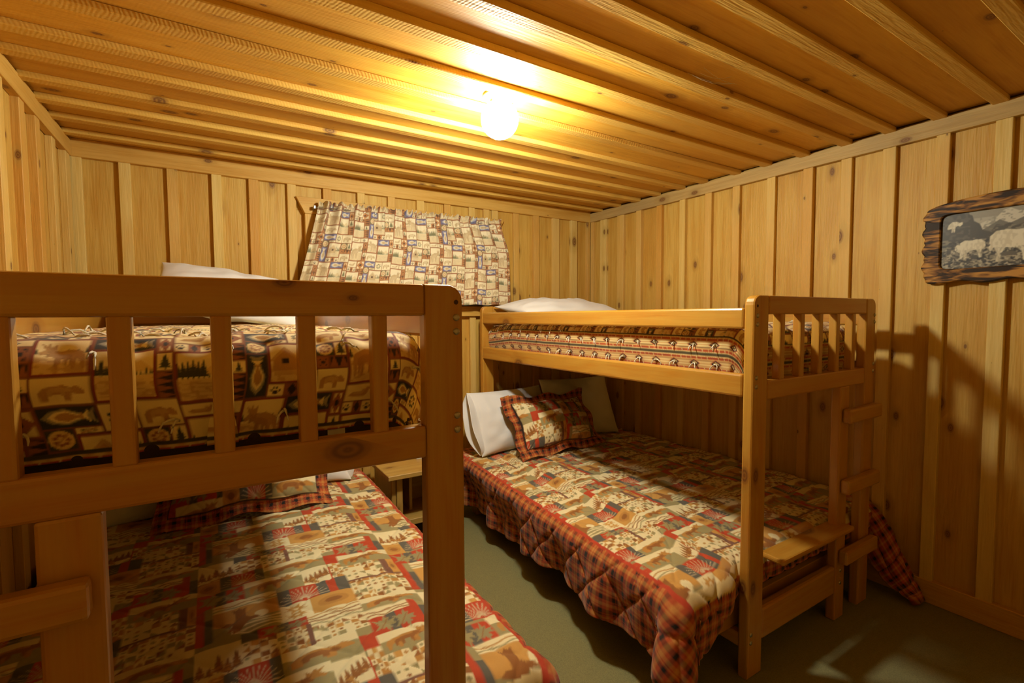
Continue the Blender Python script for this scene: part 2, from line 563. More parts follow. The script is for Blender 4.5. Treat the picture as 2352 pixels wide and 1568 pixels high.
wpart(prism('head_casing', win, TRIM[0], [(0.449, 2.036), (1.885, 2.036), (1.832, 1.940), (0.498, 1.940)], 1, YB - 0.022, YB + BT, bev=0.002, seg=1))
for xa in (0.498, 1.762):
    wpart(box('side_casing', win, TRIM[2], (xa, xa + 0.07), (YB - 0.018, YB + BT), (1.395, 1.940)))
wpart(box('sill', win, TRIM[0], (0.44, 1.89), (YB - 0.03, YB + BT), (1.368, 1.395), bev=0.003))
wpart(box('apron', win, TRIM[0], (0.48, 1.85), (YB - 0.018, YB + BT), (1.322, 1.368)))
WFR = plain_mat('white_window_paint', (0.6, 0.58, 0.52), rough=0.5)
for xs, zs in (((WX0, WX0 + 0.05), (WZ0, WZ1)), ((WX1 - 0.05, WX1), (WZ0, WZ1)), ((WX0, WX1), (WZ0, WZ0 + 0.05)), ((WX0, WX1), (WZ1 - 0.05, WZ1)), ((1.145, 1.185), (WZ0, WZ1))):
    wpart(box('sash', win, WFR, xs, (YB + BT + 0.005, YB + BT + 0.04), zs))
gm, nt, N, L, b = new_mat('window_glass')
b.inputs['Base Color'].default_value = (0.8, 0.85, 0.9, 1)
b.inputs['Transmission Weight'].default_value = 1.0
b.inputs['Roughness'].default_value = 0.02
for xs in ((WX0 + 0.05, 1.145), (1.185, WX1 - 0.05)):
    wpart(box('pane', win, gm, xs, (YB + BT + 0.02, YB + BT + 0.024), (WZ0 + 0.05, WZ1 - 0.05), bev=0))


# ================================================================== ceiling lamp
lamp = empty('ceiling_lamp', (LAMP[0], LAMP[1], ZC))
tag(lamp, 'lit white glass globe lamp with cream metal base on the board ceiling', 'lamp')
lathe('lamp_base', lamp, CANOPY, [(0, 0.0), (0.066, 0.0), (0.066, -0.008), (0.056, -0.014), (0.05, -0.03), (0.047, -0.042), (0.0, -0.042)], (0, 0, 0))
for k in range(3):
    a = math.radians(200 + 120 * k)
    lathe('set_screw', lamp, STEEL, [(0, 0.004), (0.004, 0.004), (0.0045, 0.0), (0.002, -0.003), (0, -0.003)],
          (0.05 * math.cos(a), 0.05 * math.sin(a), -0.036), n=8).rotation_euler = (math.pi / 2, 0, a + math.pi / 2)
GLOBE, nt, N, L, b = new_mat('lit_opal_glass')
b.inputs['Base Color'].default_value = (0.9, 0.88, 0.8, 1)
b.inputs['Roughness'].default_value = 0.25
b.inputs['Emission Color'].default_value = (*LAMP_COLOR, 1)
b.inputs['Emission Strength'].default_value = LAMP_STRENGTH
# emission turned down towards the neck, to cut the glare on the ceiling
gt = N.new('ShaderNodeTexCoord'); gs = N.new('ShaderNodeSeparateXYZ'); L.new(gt.outputs['Object'], gs.inputs[0])
gr_ = N.new('ShaderNodeMapRange'); gr_.inputs[1].default_value = -0.03; gr_.inputs[2].default_value = -0.105
gr_.inputs[3].default_value = 0.30 * LAMP_STRENGTH; gr_.inputs[4].default_value = LAMP_STRENGTH
L.new(gs.outputs[2], gr_.inputs[0]); L.new(gr_.outputs[0], b.inputs['Emission Strength'])
zr = LAMP[2] - ZC
prof = []
for k in range(17):
    t = math.pi * k / 16
    if LAMP_R * math.cos(t) + zr > -0.034: continue
    prof.append((LAMP_R * math.sin(t) if 0 < k < 16 else 0.0, LAMP_R * math.cos(t) + zr))
prof = [(0.040, -0.034)] + prof
lathe('globe_shade', lamp, GLOBE, prof, (0, 0, 0), n=32)

# two cobwebs on the battens near the lamp
for k, (c, n) in enumerate((((0.86, 1.50, ZB), 5), ((1.55, 1.12, ZB), 4))):
    bm = bmesh.new()
    for i in range(n):
        a = Vector((random.uniform(-0.09, 0.02), random.uniform(-0.04, 0.06), random.uniform(-0.002, 0.015)))
        e = Vector((random.uniform(0.0, 0.1), random.uniform(-0.07, 0.02), random.uniform(-0.03, -0.005)))
        tube_bm(bm, [a + (e - a) * t + Vector((0, 0, -0.012 * math.sin(math.pi * t))) for t in (0, .25, .5, .75, 1)], 0.0006, n=3)
    o = obj_bm('cobweb', bm, WEB, None, c)
    tag(o, ['fine cobweb threads on the ceiling batten left of the globe lamp', 'fine cobweb threads on the ceiling right of the globe lamp'][k], 'cobweb')


# ================================================================== bunk beds
X0R, X0L, YFB = 1.603, 0.480, 0.975      # aisle faces and foot plane
WB, LB, HB = 0.94, 2.02, 1.39            # frame width, length, height


def bunk(x0, s, label, over):
    """local lx runs from the aisle to the wall, ly from the foot to the head"""
    R = empty('bunk_bed', (x0, YFB, 0))
    tag(R, label, 'bunk bed', 'bunk beds')

    def X(a, b): return tuple(sorted((s * a, s * b)))

    def bar(name, mat, lx, ly, z, bev=0.006, seg=2, par=None):
        return box(name, par or R, mat, X(*lx), ly, z, bev, seg)

    def post(lx0, lx1, ly0, ly1, outer):
        r = 0.035
        pts = [(lx0, 0), (lx1, 0)]
        arc = [(math.sin(t), math.cos(t)) for t in [math.radians(v) for v in (90, 70, 50, 30, 10, 0)]]
        if outer > 0:      # rounded at lx1
            pts += [(lx1 - r + r * a, HB - r + r * b) for a, b in arc] + [(lx0, HB)]
        else:
            pts += [(lx1, HB)] + [(lx0 + r - r * a, HB - r + r * b) for a, b in reversed(arc)]
        pts = [(s * p, q) for p, q in pts]
        if s < 0: pts = pts[::-1]
        return prism('post', R, BUNK[2], pts, 1, ly0, ly1, bev=0.007, seg=2)

    def bolts(lx, ly, zs, par):
        for z in zs:
            o = lathe('bolt', par, STEEL, [(0.0, 0.004), (0.005, 0.0035), (0.0075, 0.002), (0.008, 0.0)], (0, 0, 0), n=12)
            o.rotation_euler = (math.pi / 2, 0, 0)
            o.location = Vector((s * lx, ly, z)) - par.location

    # foot frame
    p1 = post(0, 0.09, 0, 0.04, -1)
    bolts(0.017, -0.0, (1.318, 1.287, 1.099, 1.067, 0.165, 0.135), p1)
    p2 = post(0.85, WB, 0, 0.04, 1)
    bolts(0.925, -0.0, (1.318, 1.287, 1.099, 1.067), p2)
    # a dowel hole near the top of the aisle post
    o = lathe('dowel_plug', p1, plain_mat('dark_plug', (0.08, 0.03, 0.008), rough=0.7), [(0.0, 0.0006), (0.005, 0.0006), (0.0055, 0.0)], (0, 0, 0), n=12)
    o.rotation_euler = (math.pi / 2, 0, 0); o.location = Vector((s * 0.017, 0, 1.352)) - p1.location
    bar('top_rail', BUNK[0], (0.09, 0.85), (0.001, 0.037), (1.322, HB - 0.0005))
    bar('end_rail', BUNK[0], (0.09, 0.85), (0.001, 0.037), (1.014, 1.084))
    for k in range(5):
        c = 0.187 + 0.139 * k
        bar('slat', BUNK[2], (c - 0.016, c + 0.016), (0.003, 0.035), (1.080, 1.326), 0.005)
    bar('ladder_upright', BUNK[2], (0.635, 0.715), (0.0, 0.038), (0.0, 1.016), 0.006)
    for z in (0.862, 0.558, 0.252):
        bar('rung', BUNK[0], (0.650, 0.945), (-0.036, -0.0005), (z, z + 0.06), 0.008)
    lr = bar('lower_end_rail', BUNK[0], (0.09, 0.637), (0.002, 0.037), (0.118, 0.240), 0.010)
    up = [c for c in R.children if c.name.startswith('ladder_upright')][0]
    bolts(0.675, 0.0, (0.215, 0.16), up)
    bar('foot_ledge', BUNK[0], (0.145, 0.70), (-0.042, 0.052), (0.398, 0.420), 0.008)
    # sides
    for lx in ((0.0, 0.036), (WB - 0.036, WB)):
        bar('guard_rail', BUNK[1], lx, (0.041, LB - 0.041), (1.271, 1.346), 0.008)
        bar('side_rail', BUNK[1], lx, (0.041, LB - 0.041), (1.026, 1.109), 0.008)
    bar('lower_side_rail', BUNK[1], (0.005, 0.038), (0.041, LB - 0.041), (0.102, 0.154), 0.005)
    bar('lower_side_rail', BUNK[1], (WB - 0.036, WB), (0.041, LB - 0.041), (0.102, 0.154), 0.005)
    # head frame
    post(0, 0.09, LB - 0.04, LB, -1)
    post(0.85, WB, LB - 0.04, LB, 1)
    bar('head_panel', BUNK[0], (0.09, 0.85), (LB - 0.036, LB - 0.006), (1.29, HB - 0.001))
    bar('head_panel', BUNK[0], (0.09, 0.85), (LB - 0.036, LB - 0.006), (1.014, 1.09))
    bar('lower_head_rail', BUNK[0], (0.09, 0.85), (LB - 0.036, LB - 0.006), (0.118, 0.24))
    # deck slats under the upper mattress
    for k in range(9):
        y = 0.10 + k * 0.225
        bar('deck_slat', BUNK[0], (0.036, WB - 0.036), (y, y + 0.07), (1.040, 1.058), 0.002, 1)
    # wider platform for the double mattress below
    for ly in ((0.072, 0.098), (LB - 0.10, LB - 0.074)):
        bar('platform_end_board', BUNK[0], (-over + 0.03, 1.02), ly, (0.155, 0.243), 0.003)
    bar('platform_side_board', BUNK[1], (-over + 0.03, -over + 0.056), (0.098, LB - 0.10), (0.155, 0.243), 0.003)
    for k in range(8):
        y = 0.16 + k * 0.225
        bar('platform_slat', BUNK[0], (-over + 0.056, 1.02), (y, y + 0.09), (0.205, 0.225), 0.002, 1)
    for ly in (0.42, LB - 0.2):
        bar('platform_leg', BUNK[2], (-over + 0.06, -over + 0.13), (ly, ly + 0.07), (0, 0.205), 0.003)
    return R


OVR, OVL = 0.20, 0.17
bunk(X0R, 1, 'orange-brown pine bunk bed against the right wall below the picture', OVR)
bunk(X0L, -1, 'dark orange pine bunk bed nearest the camera along the left wall', OVL)

# nightstand between the beds
NS = empty('nightstand', (1.04, 2.80, 0))
tag(NS, 'small wooden nightstand with thick top between the two lower beds', 'nightstand')


def nbar(name, m, x, y, z, bev=0.003):
    o = box(name, NS, m, x, y, z, bev); o.location -= NS.location; return o


nbar('tabletop', STAND[0], (0.81, 1.27), (2.60, 3.03), (0.405, 0.432), 0.003)
for xa in (0.872, 1.172):
    for ya in (2.65, 2.97):
        nbar('leg', STAND[2], (xa, xa + 0.036), (ya, ya + 0.036), (0, 0.405))
nbar('side_panel', STAND[2], (0.845, 0.872), (2.66, 3.0), (0.02, 0.405))
nbar('side_panel', STAND[2], (1.208, 1.235), (2.66, 3.0), (0.02, 0.405))
nbar('shelf_rail', STAND[0], (0.908, 1.172), (2.652, 2.676), (0.105, 0.14))
nbar('shelf', STAND[0], (0.908, 1.172), (2.676, 2.97), (0.12, 0.136))
nbar('back_panel', STAND[0], (0.908, 1.172), (2.97, 2.985), (0.12, 0.405))
nbar('shelf_divider', STAND[2], (1.0, 1.018), (2.80, 2.97), (0.136, 0.405), 0.001)
tag(box('notepad', None, PAPER, (1.06, 1.17), (2.83, 2.98), (0.433, 0.447), 0.001), 'white notepad lying at the back of the nightstand top', 'notepad')


# ================================================================== printed cloth: drawn into arrays, carried by the cloth's own points
class Sheet:
    """a small drawing surface, in its own units, wrapping at the borders"""

    def __init__(s, w, h, px, bg):
        s.w, s.h, s.k = w, h, px
        s.a = np.empty((int(round(h * px)), int(round(w * px)), 3), np.float32)
        s.a[:] = rgb(*bg)

    def win(s, x0, y0, x1, y1):
        H, W = s.a.shape[:2]
        i0, i1 = max(0, int(math.floor(y0 * s.k))), min(H, int(math.ceil(y1 * s.k)) + 1)
        j0, j1 = max(0, int(math.floor(x0 * s.k))), min(W, int(math.ceil(x1 * s.k)) + 1)
        Y, X = np.mgrid[i0:i1, j0:j1]
        return (slice(i0, i1), slice(j0, j1)), (X + 0.5) / s.k, (Y + 0.5) / s.k

    def put(s, sl, m, c):
        s.a[sl][m] = rgb(*c)

    def rect(s, x0, y0, x1, y1, c):
        sl, X, Y = s.win(x0, y0, x1, y1)
        s.put(sl, (X >= x0) & (X <= x1) & (Y >= y0) & (Y <= y1), c)

    def frame(s, x0, y0, x1, y1, t, c):
        s.rect(x0, y0, x1, y0 + t, c); s.rect(x0, y1 - t, x1, y1, c)
        s.rect(x0, y0, x0 + t, y1, c); s.rect(x1 - t, y0, x1, y1, c)

    def ell(s, cx, cy, rx, ry, c):
        sl, X, Y = s.win(cx - rx, cy - ry, cx + rx, cy + ry)
        s.put(sl, ((X - cx) / rx) ** 2 + ((Y - cy) / ry) ** 2 <= 1, c)

    def poly(s, pts, c):
        xs = [p[0] for p in pts]; ys = [p[1] for p in pts]
        sl, X, Y = s.win(min(xs), min(ys), max(xs), max(ys))
        m = np.zeros(X.shape, bool)
        n = len(pts)
        for i in range(n):
            (xa, ya), (xb, yb) = pts[i], pts[(i + 1) % n]
            if ya == yb: continue
            cr = ((ya > Y) != (yb > Y)) & (X < (xb - xa) * (Y - ya) / (yb - ya) + xa)
            m ^= cr
        s.put(sl, m, c)

    def line(s, pts, t, c):
        for (xa, ya), (xb, yb) in zip(pts, pts[1:]):
            d = math.hypot(xb - xa, yb - ya) or 1e-6
            nx, ny = -(yb - ya) / d * t / 2, (xb - xa) / d * t / 2
            s.poly([(xa + nx, ya + ny), (xb + nx, yb + ny), (xb - nx, yb - ny), (xa - nx, ya - ny)], c)

    def speck(s, x0, y0, x1, y1, c, thr, sc, seed=0.0):
        sl, X, Y = s.win(x0, y0, x1, y1)
        m = vnoise(X + seed, Y * 1.6 + seed, sc) > thr
        m &= (X >= x0) & (X <= x1) & (Y >= y0) & (Y <= y1)
        s.put(sl, m, c)

    def shade(s, x0, y0, x1, y1, on, c, thr, sc, seed=0.0):
        sl, X, Y = s.win(x0, y0, x1, y1)
        m = vnoise(X * 1.6 + seed, Y * 0.7 + seed, sc) > thr
        m &= np.abs(s.a[sl] - np.array(rgb(*on), np.float32)).max(-1) < 0.01
        s.put(sl, m, c)

    def smooth(s, n):
        a = s.a
        for ax in (0, 1):
            acc = np.zeros_like(a)
            for k in range(-n, n + 1):
                acc += np.roll(a, k, ax)
            a = acc / (2 * n + 1)
        s.a = a
        return s

    def at(s, u, v):
        H, W = s.a.shape[:2]
        fx = (u * s.k) - 0.5; fy = (v * s.k) - 0.5
        j = np.floor(fx).astype(int); i = np.floor(fy).astype(int)
        tx = (fx - j)[..., None].astype(np.float32); ty = (fy - i)[..., None].astype(np.float32)
        g = lambda p, q: s.a[p % H, q % W]
        return (g(i, j) * (1 - tx) + g(i, j + 1) * tx) * (1 - ty) + (g(i + 1, j) * (1 - tx) + g(i + 1, j + 1) * tx) * ty


def map_pts(pts, x0, y0, x1, y1, flip=False):
    return [(x0 + ((1 - p) if flip else p) * (x1 - x0), y0 + q * (y1 - y0)) for p, q in pts]


MOOSE = [(.05, .05), (.1, .05), (.13, .3), (.2, .36), (.24, .05), (.3, .05), (.33, .4), (.5, .42), (.56, .05), (.62, .05), (.63, .42), (.68, .5),
         (.78, .58), (.93, .5), (.97, .58), (.86, .72), (.95, .95), (.84, .86), (.8, .98), (.74, .84), (.64, .96), (.66, .76), (.58, .72), (.4, .74), (.2, .66), (.08, .6), (.03, .4)]
BEAR = [(.06, .08), (.2, .08), (.24, .34), (.52, .34), (.54, .08), (.68, .08), (.7, .4), (.82, .36), (.97, .36), (.98, .48), (.88, .66), (.8, .72), (.72, .64),
        (.55, .76), (.35, .72), (.15, .66), (.04, .45)]
FISH = [(.03, .5), (.18, .78), (.45, .88), (.72, .66), (.84, .6), (.98, .9), (.94, .5), (.98, .1), (.84, .4), (.72, .34), (.45, .12), (.18, .22)]
DUCK = [(.02, .3), (.2, .2), (.7, .2), (.82, .4), (.86, .66), (.98, .7), (.9, .84), (.76, .84), (.7, .62), (.5, .5), (.2, .55)]
EAGLE = [(.02, .42), (.2, .5), (.35, .48), (.38, .75), (.3, .98), (.4, .92), (.46, .99), (.52, .9), (.6, .96), (.58, .6), (.66, .5), (.78, .52), (.86, .44),
         (.74, .4), (.62, .36), (.5, .2), (.42, .1), (.3, .02), (.3, .14), (.2, .1), (.25, .25), (.3, .35)]


def pine(S, x, y, h, c, w=0.5):
    for k in range(4):
        b = y + h * (0.1 + 0.2 * k)
        ww = h * w * (1 - 0.22 * k) / 2
        S.poly([(x - ww, b), (x + ww, b), (x, b + h * 0.36)], c)
    S.rect(x - h * 0.03, y, x + h * 0.03, y + h * 0.15, c)


def lodge(P, px=22):
    """lodge print: framed sepia scenes, trout, paws, pines and sawtooth blocks"""
    S = Sheet(24, 24, px, P['bg'])
    rr = random.Random(5)

    def motif(kind, x0, y0, x1, y1):
        w, h = x1 - x0, y1 - y0
        if kind in ('lake', 'cabin', 'moose', 'elk'):
            S.rect(x0, y0, x1, y1, P['scene'])
            S.rect(x0, y0, x1, y0 + h * .45, P['scene2'])
            S.speck(x0, y0, x1, y0 + h * .4, P['sepia2'], 0.62, 1.6, x0 * 3.1)
            if kind == 'lake':
                S.poly(map_pts([(.0, .5), (.35, .72), (.55, .62), (.75, .74), (1, .52)], x0, y0, x1, y1), P['scene2'])
                for k in range(6): pine(S, x0 + w * (.06 + .09 * k), y0 + h * .45, h * rr.uniform(.2, .36), P['green'])
                for k in range(5): pine(S, x0 + w * (.6 + .08 * k), y0 + h * .45, h * rr.uniform(.08, .14), P['green'])
                for k in range(4): S.line([(x0 + w * .1, y0 + h * (.1 + .08 * k)), (x0 + w * .8, y0 + h * (.12 + .08 * k))], .12, P['sepia2'])
            elif kind == 'cabin':
                for k in range(4): pine(S, x0 + w * (.5 + .13 * k), y0 + h * .42, h * rr.uniform(.25, .4), P['green'])
                S.poly(map_pts([(.1, .3), (.1, .55), (.35, .8), (.62, .55), (.62, .3)], x0, y0, x1, y1), P['sepia'])
                S.poly(map_pts([(.02, .52), (.35, .88), (.7, .52), (.62, .52), (.35, .78), (.1, .52)], x0, y0, x1, y1), P['sepia2'])
                S.rect(x0 + w * .28, y0 + h * .45, x0 + w * .42, y0 + h * .58, P['dark'])
                S.rect(x0 + w * .12, y0 + h * .18, x0 + w * .66, y0 + h * .3, P['sepia2'])
            else:
                for k in range(6): pine(S, x0 + w * (.08 + .17 * k), y0 + h * .5, h * rr.uniform(.12, .25), P['green'])
                S.poly(map_pts(MOOSE, x0 + w * .08, y0 + h * .1, x1 - w * .08, y1 - h * .12, kind == 'elk'), P['sepia'])
                S.poly(map_pts(MOOSE, x0 + w * .2, y0 + h * .18, x1 - w * .3, y1 - h * .3, kind == 'elk'), P['sepia3'])
            S.frame(x0, y0, x1, y1, 0.36, P['rust'])
        elif kind in ('fishv', 'fishh'):
            S.rect(x0, y0, x1, y1, P['slate'])
            f = FISH if kind == 'fishh' else [(q, p) for p, q in FISH]
            S.poly(map_pts(f, x0 + w * .03, y0 + h * .04, x1 - w * .03, y1 - h * .04), P['halo'])
            S.poly(map_pts(f, x0 + w * .14, y0 + h * .14, x1 - w * .14, y1 - h * .14), P['cream'])
            S.poly(map_pts(f, x0 + w * .24, y0 + h * .24, x1 - w * .24, y1 - h * .24), P['sepia'])
        elif kind == 'tri':
            S.rect(x0, y0, x1, y1, P['dark'])
            if h > w:
                n = max(2, int(h / 1.0))
                for k in range(n):
                    S.poly([(x0, y0 + h * k / n), (x1, y0 + h * (k + .5) / n), (x0, y0 + h * (k + 1) / n)], P['rust2'])
            else:
                n = max(2, int(w / 1.2))
                for k in range(n):
                    S.poly([(x0 + w * k / n, y0), (x0 + w * (k + 1) / n, y0), (x0 + w * (k + .5) / n, y1)], P['rust2'])
        elif kind == 'tree':
            S.rect(x0, y0, x1, y1, P['cream']); pine(S, (x0 + x1) / 2, y0 + h * .08, h * .82, P['green'], .7)
        elif kind in ('paw', 'pawrow'):
            S.rect(x0, y0, x1, y1, P['cream'])
            n = 1 if kind == 'paw' else 3
            for k in range(n):
                cx = x0 + w * (k + .5) / n; cw = w / n; r = min(cw, h)
                if n == 3 and k == 1:
                    S.rect(cx - cw / 2, y0, cx + cw / 2, y1, P['rust2'])
                    S.poly([(cx, y0), (cx + cw * .3, y0 + h / 2), (cx, y1), (cx - cw * .3, y0 + h / 2)], P['dark']); continue
                S.ell(cx, y0 + h * .35, r * .2, r * .16, P['dark'])
                for dx, dy in ((-.28, .5), (-.1, .68), (.1, .68), (.28, .5)):
                    S.ell(cx + r * dx, y0 + h * dy, r * .07, r * .1, P['dark'])
        elif kind in ('bear', 'duck'):
            S.rect(x0, y0, x1, y1, P['scene'])
            S.poly(map_pts(BEAR if kind == 'bear' else DUCK, x0 + w * .1, y0 + h * .1, x1 - w * .1, y1 - h * .1), P['sepia'])
            S.poly(map_pts(BEAR if kind == 'bear' else DUCK, x0 + w * .25, y0 + h * .3, x1 - w * .3, y1 - h * .25), P['sepia2'])
        elif kind in ('berry', 'flower', 'leaf'):
            S.rect(x0, y0, x1, y1, P['cream'] if kind == 'leaf' else P['green'])
            if kind != 'leaf': S.ell((x0 + x1) / 2, (y0 + y1) / 2, w * .42, h * .42, P['scene2'])
            for k in range(7):
                a = k * 0.9; cx = (x0 + x1) / 2 + w * .22 * math.cos(a); cy = (y0 + y1) / 2 + h * .22 * math.sin(a)
                S.ell(cx, cy, w * .09, h * .07, P['green'] if kind == 'leaf' else P['rust2'])
            S.line([(x0 + w * .2, y0 + h * .2), (x0 + w * .8, y0 + h * .8)], .18, P['sepia'])
        elif kind in ('diamond', 'dark'):
            S.rect(x0, y0, x1, y1, P['dark'] if kind == 'dark' else P['cream'])
            S.frame(x0, y0, x1, y1, .4, P['rust2'])
            S.poly([((x0 + x1) / 2, y0 + .2), (x1 - .2, (y0 + y1) / 2), ((x0 + x1) / 2, y1 - .2), (x0 + .2, (y0 + y1) / 2)], P['rust2'])
            S.ell((x0 + x1) / 2, (y0 + y1) / 2, w * .16, h * .14, P['dark'])
        S.frame(x0, y0, x1, y1, 0.12, P['line'])

    for k in [("lake", 0, 0, 7, 8), ("tri", 7, 0, 9, 4), ("tree", 7, 4, 9, 6), ("tri", 7, 6, 9, 9), ("fishv", 9, 0, 12, 7), ("berry", 9, 7, 12, 10),
              ("cabin", 12, 2, 19, 9), ("pawrow", 12, 0, 19, 2), ("bear", 19, 0, 24, 4), ("dark", 19, 4, 21, 6), ("tri", 21, 4, 24, 6), ("flower", 19, 6, 22, 9),
              ("tree", 22, 6, 24, 9), ("pawrow", 0, 8, 5, 10), ("diamond", 5, 9, 9, 13), ("tri", 5, 8, 7, 9), ("duck", 0, 10, 5, 13), ("fishh", 9, 10, 15, 13), ("leaf", 12, 9, 15, 10),
              ("leaf", 15, 9, 19, 13), ("bear", 19, 9, 24, 13), ("moose", 0, 13, 7, 22), ("tri", 7, 13, 9, 15), ("tree", 7, 15, 9, 17), ("tri", 7, 17, 9, 19),
              ("dark", 7, 19, 9, 22), ("bear", 9, 13, 15, 17), ("lake", 15, 13, 22, 21), ("tri", 22, 13, 24, 17), ("tree", 22, 17, 24, 20), ("elk", 9, 17, 15, 24),
              ("fishh", 15, 21, 22, 24), ("duck", 0, 22, 5, 24), ("paw", 5, 22, 9, 24), ("diamond", 22, 20, 24, 24)]:
        motif(*k)
    return S


def patchwork(px=20):
    """quilt print: blocks of checks, pines, feathers, eagles, waves and leaves"""
    CR, TAN, GOLD, SAGE, RED, SLATE, MAUVE, BRN = (236, 222, 184), (188, 134, 62), (204, 152, 76), (158, 146, 104), (188, 64, 20), (94, 90, 84), (126, 84, 68), (150, 94, 36)
    S = Sheet(28, 24, px, SAGE)
    rr = random.Random(11)

    def motif(kind, x0, y0, x1, y1):
        w, h = x1 - x0, y1 - y0
        if kind == 'check':
            n = max(3, int(round(w / .95))); m = max(3, int(round(h / .95)))
            for i in range(n):
                for j in range(m):
                    c = rr.choice([CR, CR, TAN, BRN, SAGE, GOLD]) if (i + j) % 2 else CR
                    xa, ya = x0 + w * i / n, y0 + h * j / m; dx, dy = w / n, h / m
                    S.rect(xa, ya, xa + dx, ya + dy, c)
                    if c == CR and rr.random() < .45: S.ell(xa + dx / 2, ya + dy / 2, dx * .28, dy * .24, rr.choice([TAN, BRN, SAGE]))
                    elif rr.random() < .6: S.poly([(xa, ya), (xa + dx, ya), (xa + dx * rr.random(), ya + dy)], rr.choice([TAN, SAGE, CR, BRN]))
        elif kind == 'trees':
            S.rect(x0, y0, x1, y1, CR)
            for k in range(5): pine(S, x0 + w * (.12 + .19 * k), y0 + h * rr.uniform(.08, .3), h * rr.uniform(.35, .62), BRN, .5)
            S.speck(x0, y0, x1, y0 + h * .4, TAN, .68, 1.8, x0)
        elif kind == 'feather':
            S.rect(x0, y0, x1, y1, RED); S.rect(x0, y0, x0 + w * .25, y1, SLATE); S.rect(x1 - w * .22, y0, x1, y1, SLATE)
            for k in range(13):
                a = math.pi * (.06 + .88 * k / 12)
                S.line([(x0 + w * .5 + w * .1 * t * 0 + math.cos(a) * w * .5 * t, y0 + h * .08 + math.sin(a) * h * .85 * t - h * .1 * t * t * math.cos(a) ** 2) for t in (.1, .4, .7, 1)], .13, (206, 188, 158))
        elif kind == 'eagle':
            S.rect(x0, y0, x1, y1, GOLD); S.rect(x0, y0, x1, y0 + h * .45, SAGE)
            for k in range(4):
                S.line([(x0 + w * t, y0 + h * (.08 + .1 * k) + h * .03 * math.sin(t * 9 + k)) for t in np.linspace(.25, 1, 9)], .28, CR)
            S.ell(x0 + w * .72, y0 + h * .55, w * .11, h * .12, CR)
            S.poly(map_pts(EAGLE, x0 + w * .05, y0 + h * .05, x0 + w * .8, y1 - h * .03), BRN)
        elif kind == 'wave':
            S.rect(x0, y0, x1, y1, CR)
            for k in range(int(h / .7)):
                S.line([(x0 + w * t, y0 + .7 * k + .4 + .2 * math.sin(t * 11 + k * 1.3)) for t in np.linspace(0, 1, 13)], .26, rr.choice([TAN, BRN, SAGE]))
        elif kind in ('bear', 'moose'):
            S.rect(x0, y0, x1, y1, SAGE); S.rect(x0, y0 + h * .6, x1, y1, CR)
            S.line([(x0 + w * t, y0 + h * .62 + h * .05 * math.sin(t * 10)) for t in np.linspace(0, 1, 11)], .3, CR)
            B = BEAR if kind == 'bear' else MOOSE
            S.poly(map_pts(B, x0 + w * .05, y0 + h * .08, x1 - w * .05, y1 - h * .08), TAN)
            S.poly(map_pts(B, x0 + w * .2, y0 + h * .2, x1 - w * .25, y1 - h * .25), BRN)
        elif kind == 'leaf':
            S.rect(x0, y0, x1, y1, RED); S.rect(x0 + w * .38, y0, x0 + w * .62, y1, SLATE)
            for cx, cy, c in ((.3, .5, SAGE), (.75, .45, (150, 140, 104))):
                pts = []
                for k in range(22):
                    a = 2 * math.pi * k / 22; r = (.5 if k % 2 else .3) * (1 + .3 * math.cos(5 * a))
                    pts.append((x0 + w * cx + r * w * .5 * math.cos(a), y0 + h * cy + r * h * .9 * math.sin(a)))
                S.poly(pts, c)
                S.line([(x0 + w * (cx - .12), y0 + h * (cy - .25)), (x0 + w * (cx + .1), y0 + h * (cy + .25))], .14, BRN)
        elif kind == 'star':
            S.rect(x0, y0, x1, y1, CR)
            for cy in (.3, .7):
                pts = []
                for k in range(16):
                    a = 2 * math.pi * k / 16; r = .42 if k % 2 else .2
                    pts.append((x0 + w * (.5 + r * math.cos(a)), y0 + h * (cy + r * .6 * math.sin(a))))
                S.poly(pts, GOLD); S.ell(x0 + w * .5, y0 + h * cy, w * .09, h * .05, CR)
        elif kind == 'red': S.rect(x0, y0, x1, y1, RED)
        elif kind == 'slate': S.rect(x0, y0, x1, y1, SLATE)
        elif kind == 'mauve': S.rect(x0, y0, x1, y1, MAUVE)
        elif kind == 'gold':
            S.rect(x0, y0, x1, y1, GOLD); S.ell((x0 + x1) / 2, (y0 + y1) / 2, w * .36, h * .3, TAN); S.ell((x0 + x1) / 2, (y0 + y1) / 2, w * .2, h * .15, BRN)

    for k in [("check", 0, 0, 8, 6), ("red", 8, 0, 9, 9), ("slate", 9, 0, 10, 6), ("eagle", 10, 0, 18, 7), ("star", 18, 0, 22, 4), ("gold", 22, 0, 28, 4),
              ("feather", 18, 4, 25, 8), ("red", 25, 4, 26.2, 12), ("slate", 26.2, 4, 28, 8), ("check", 0, 6, 6, 11), ("mauve", 0, 5.6, 8, 6.1), ("mauve", 6, 6, 7, 11), ("gold", 7, 6, 8, 11),
              ("leaf", 8, 9, 14, 13), ("wave", 10, 7, 18, 9), ("moose", 14, 9, 22, 13.5), ("trees", 22, 8, 25, 13), ("check", 26.2, 8, 28, 13), ("trees", 22, 8, 26, 13),
              ("moose", 0, 11, 8, 15), ("leaf", 0, 15, 6, 19), ("red", 6, 15, 7, 21), ("slate", 7, 15, 8, 19), ("gold", 8, 13, 11, 17), ("trees", 8, 17, 13, 23), ("feather", 11, 13.5, 17, 17.5),
              ("check", 13, 17.5, 21, 22), ("bear", 17, 13.5, 26, 17.5), ("red", 26, 13, 28, 16), ("check", 21, 17.5, 28, 21), ("wave", 0, 19, 6, 21), ("wave", 21, 21, 28, 24),
              ("bear", 0, 21, 8, 24), ("slate", 13, 22, 17, 24), ("leaf", 15, 22, 21, 24), ("mauve", 20.6, 17.5, 21.2, 22)]:
        motif(*k)
    return S


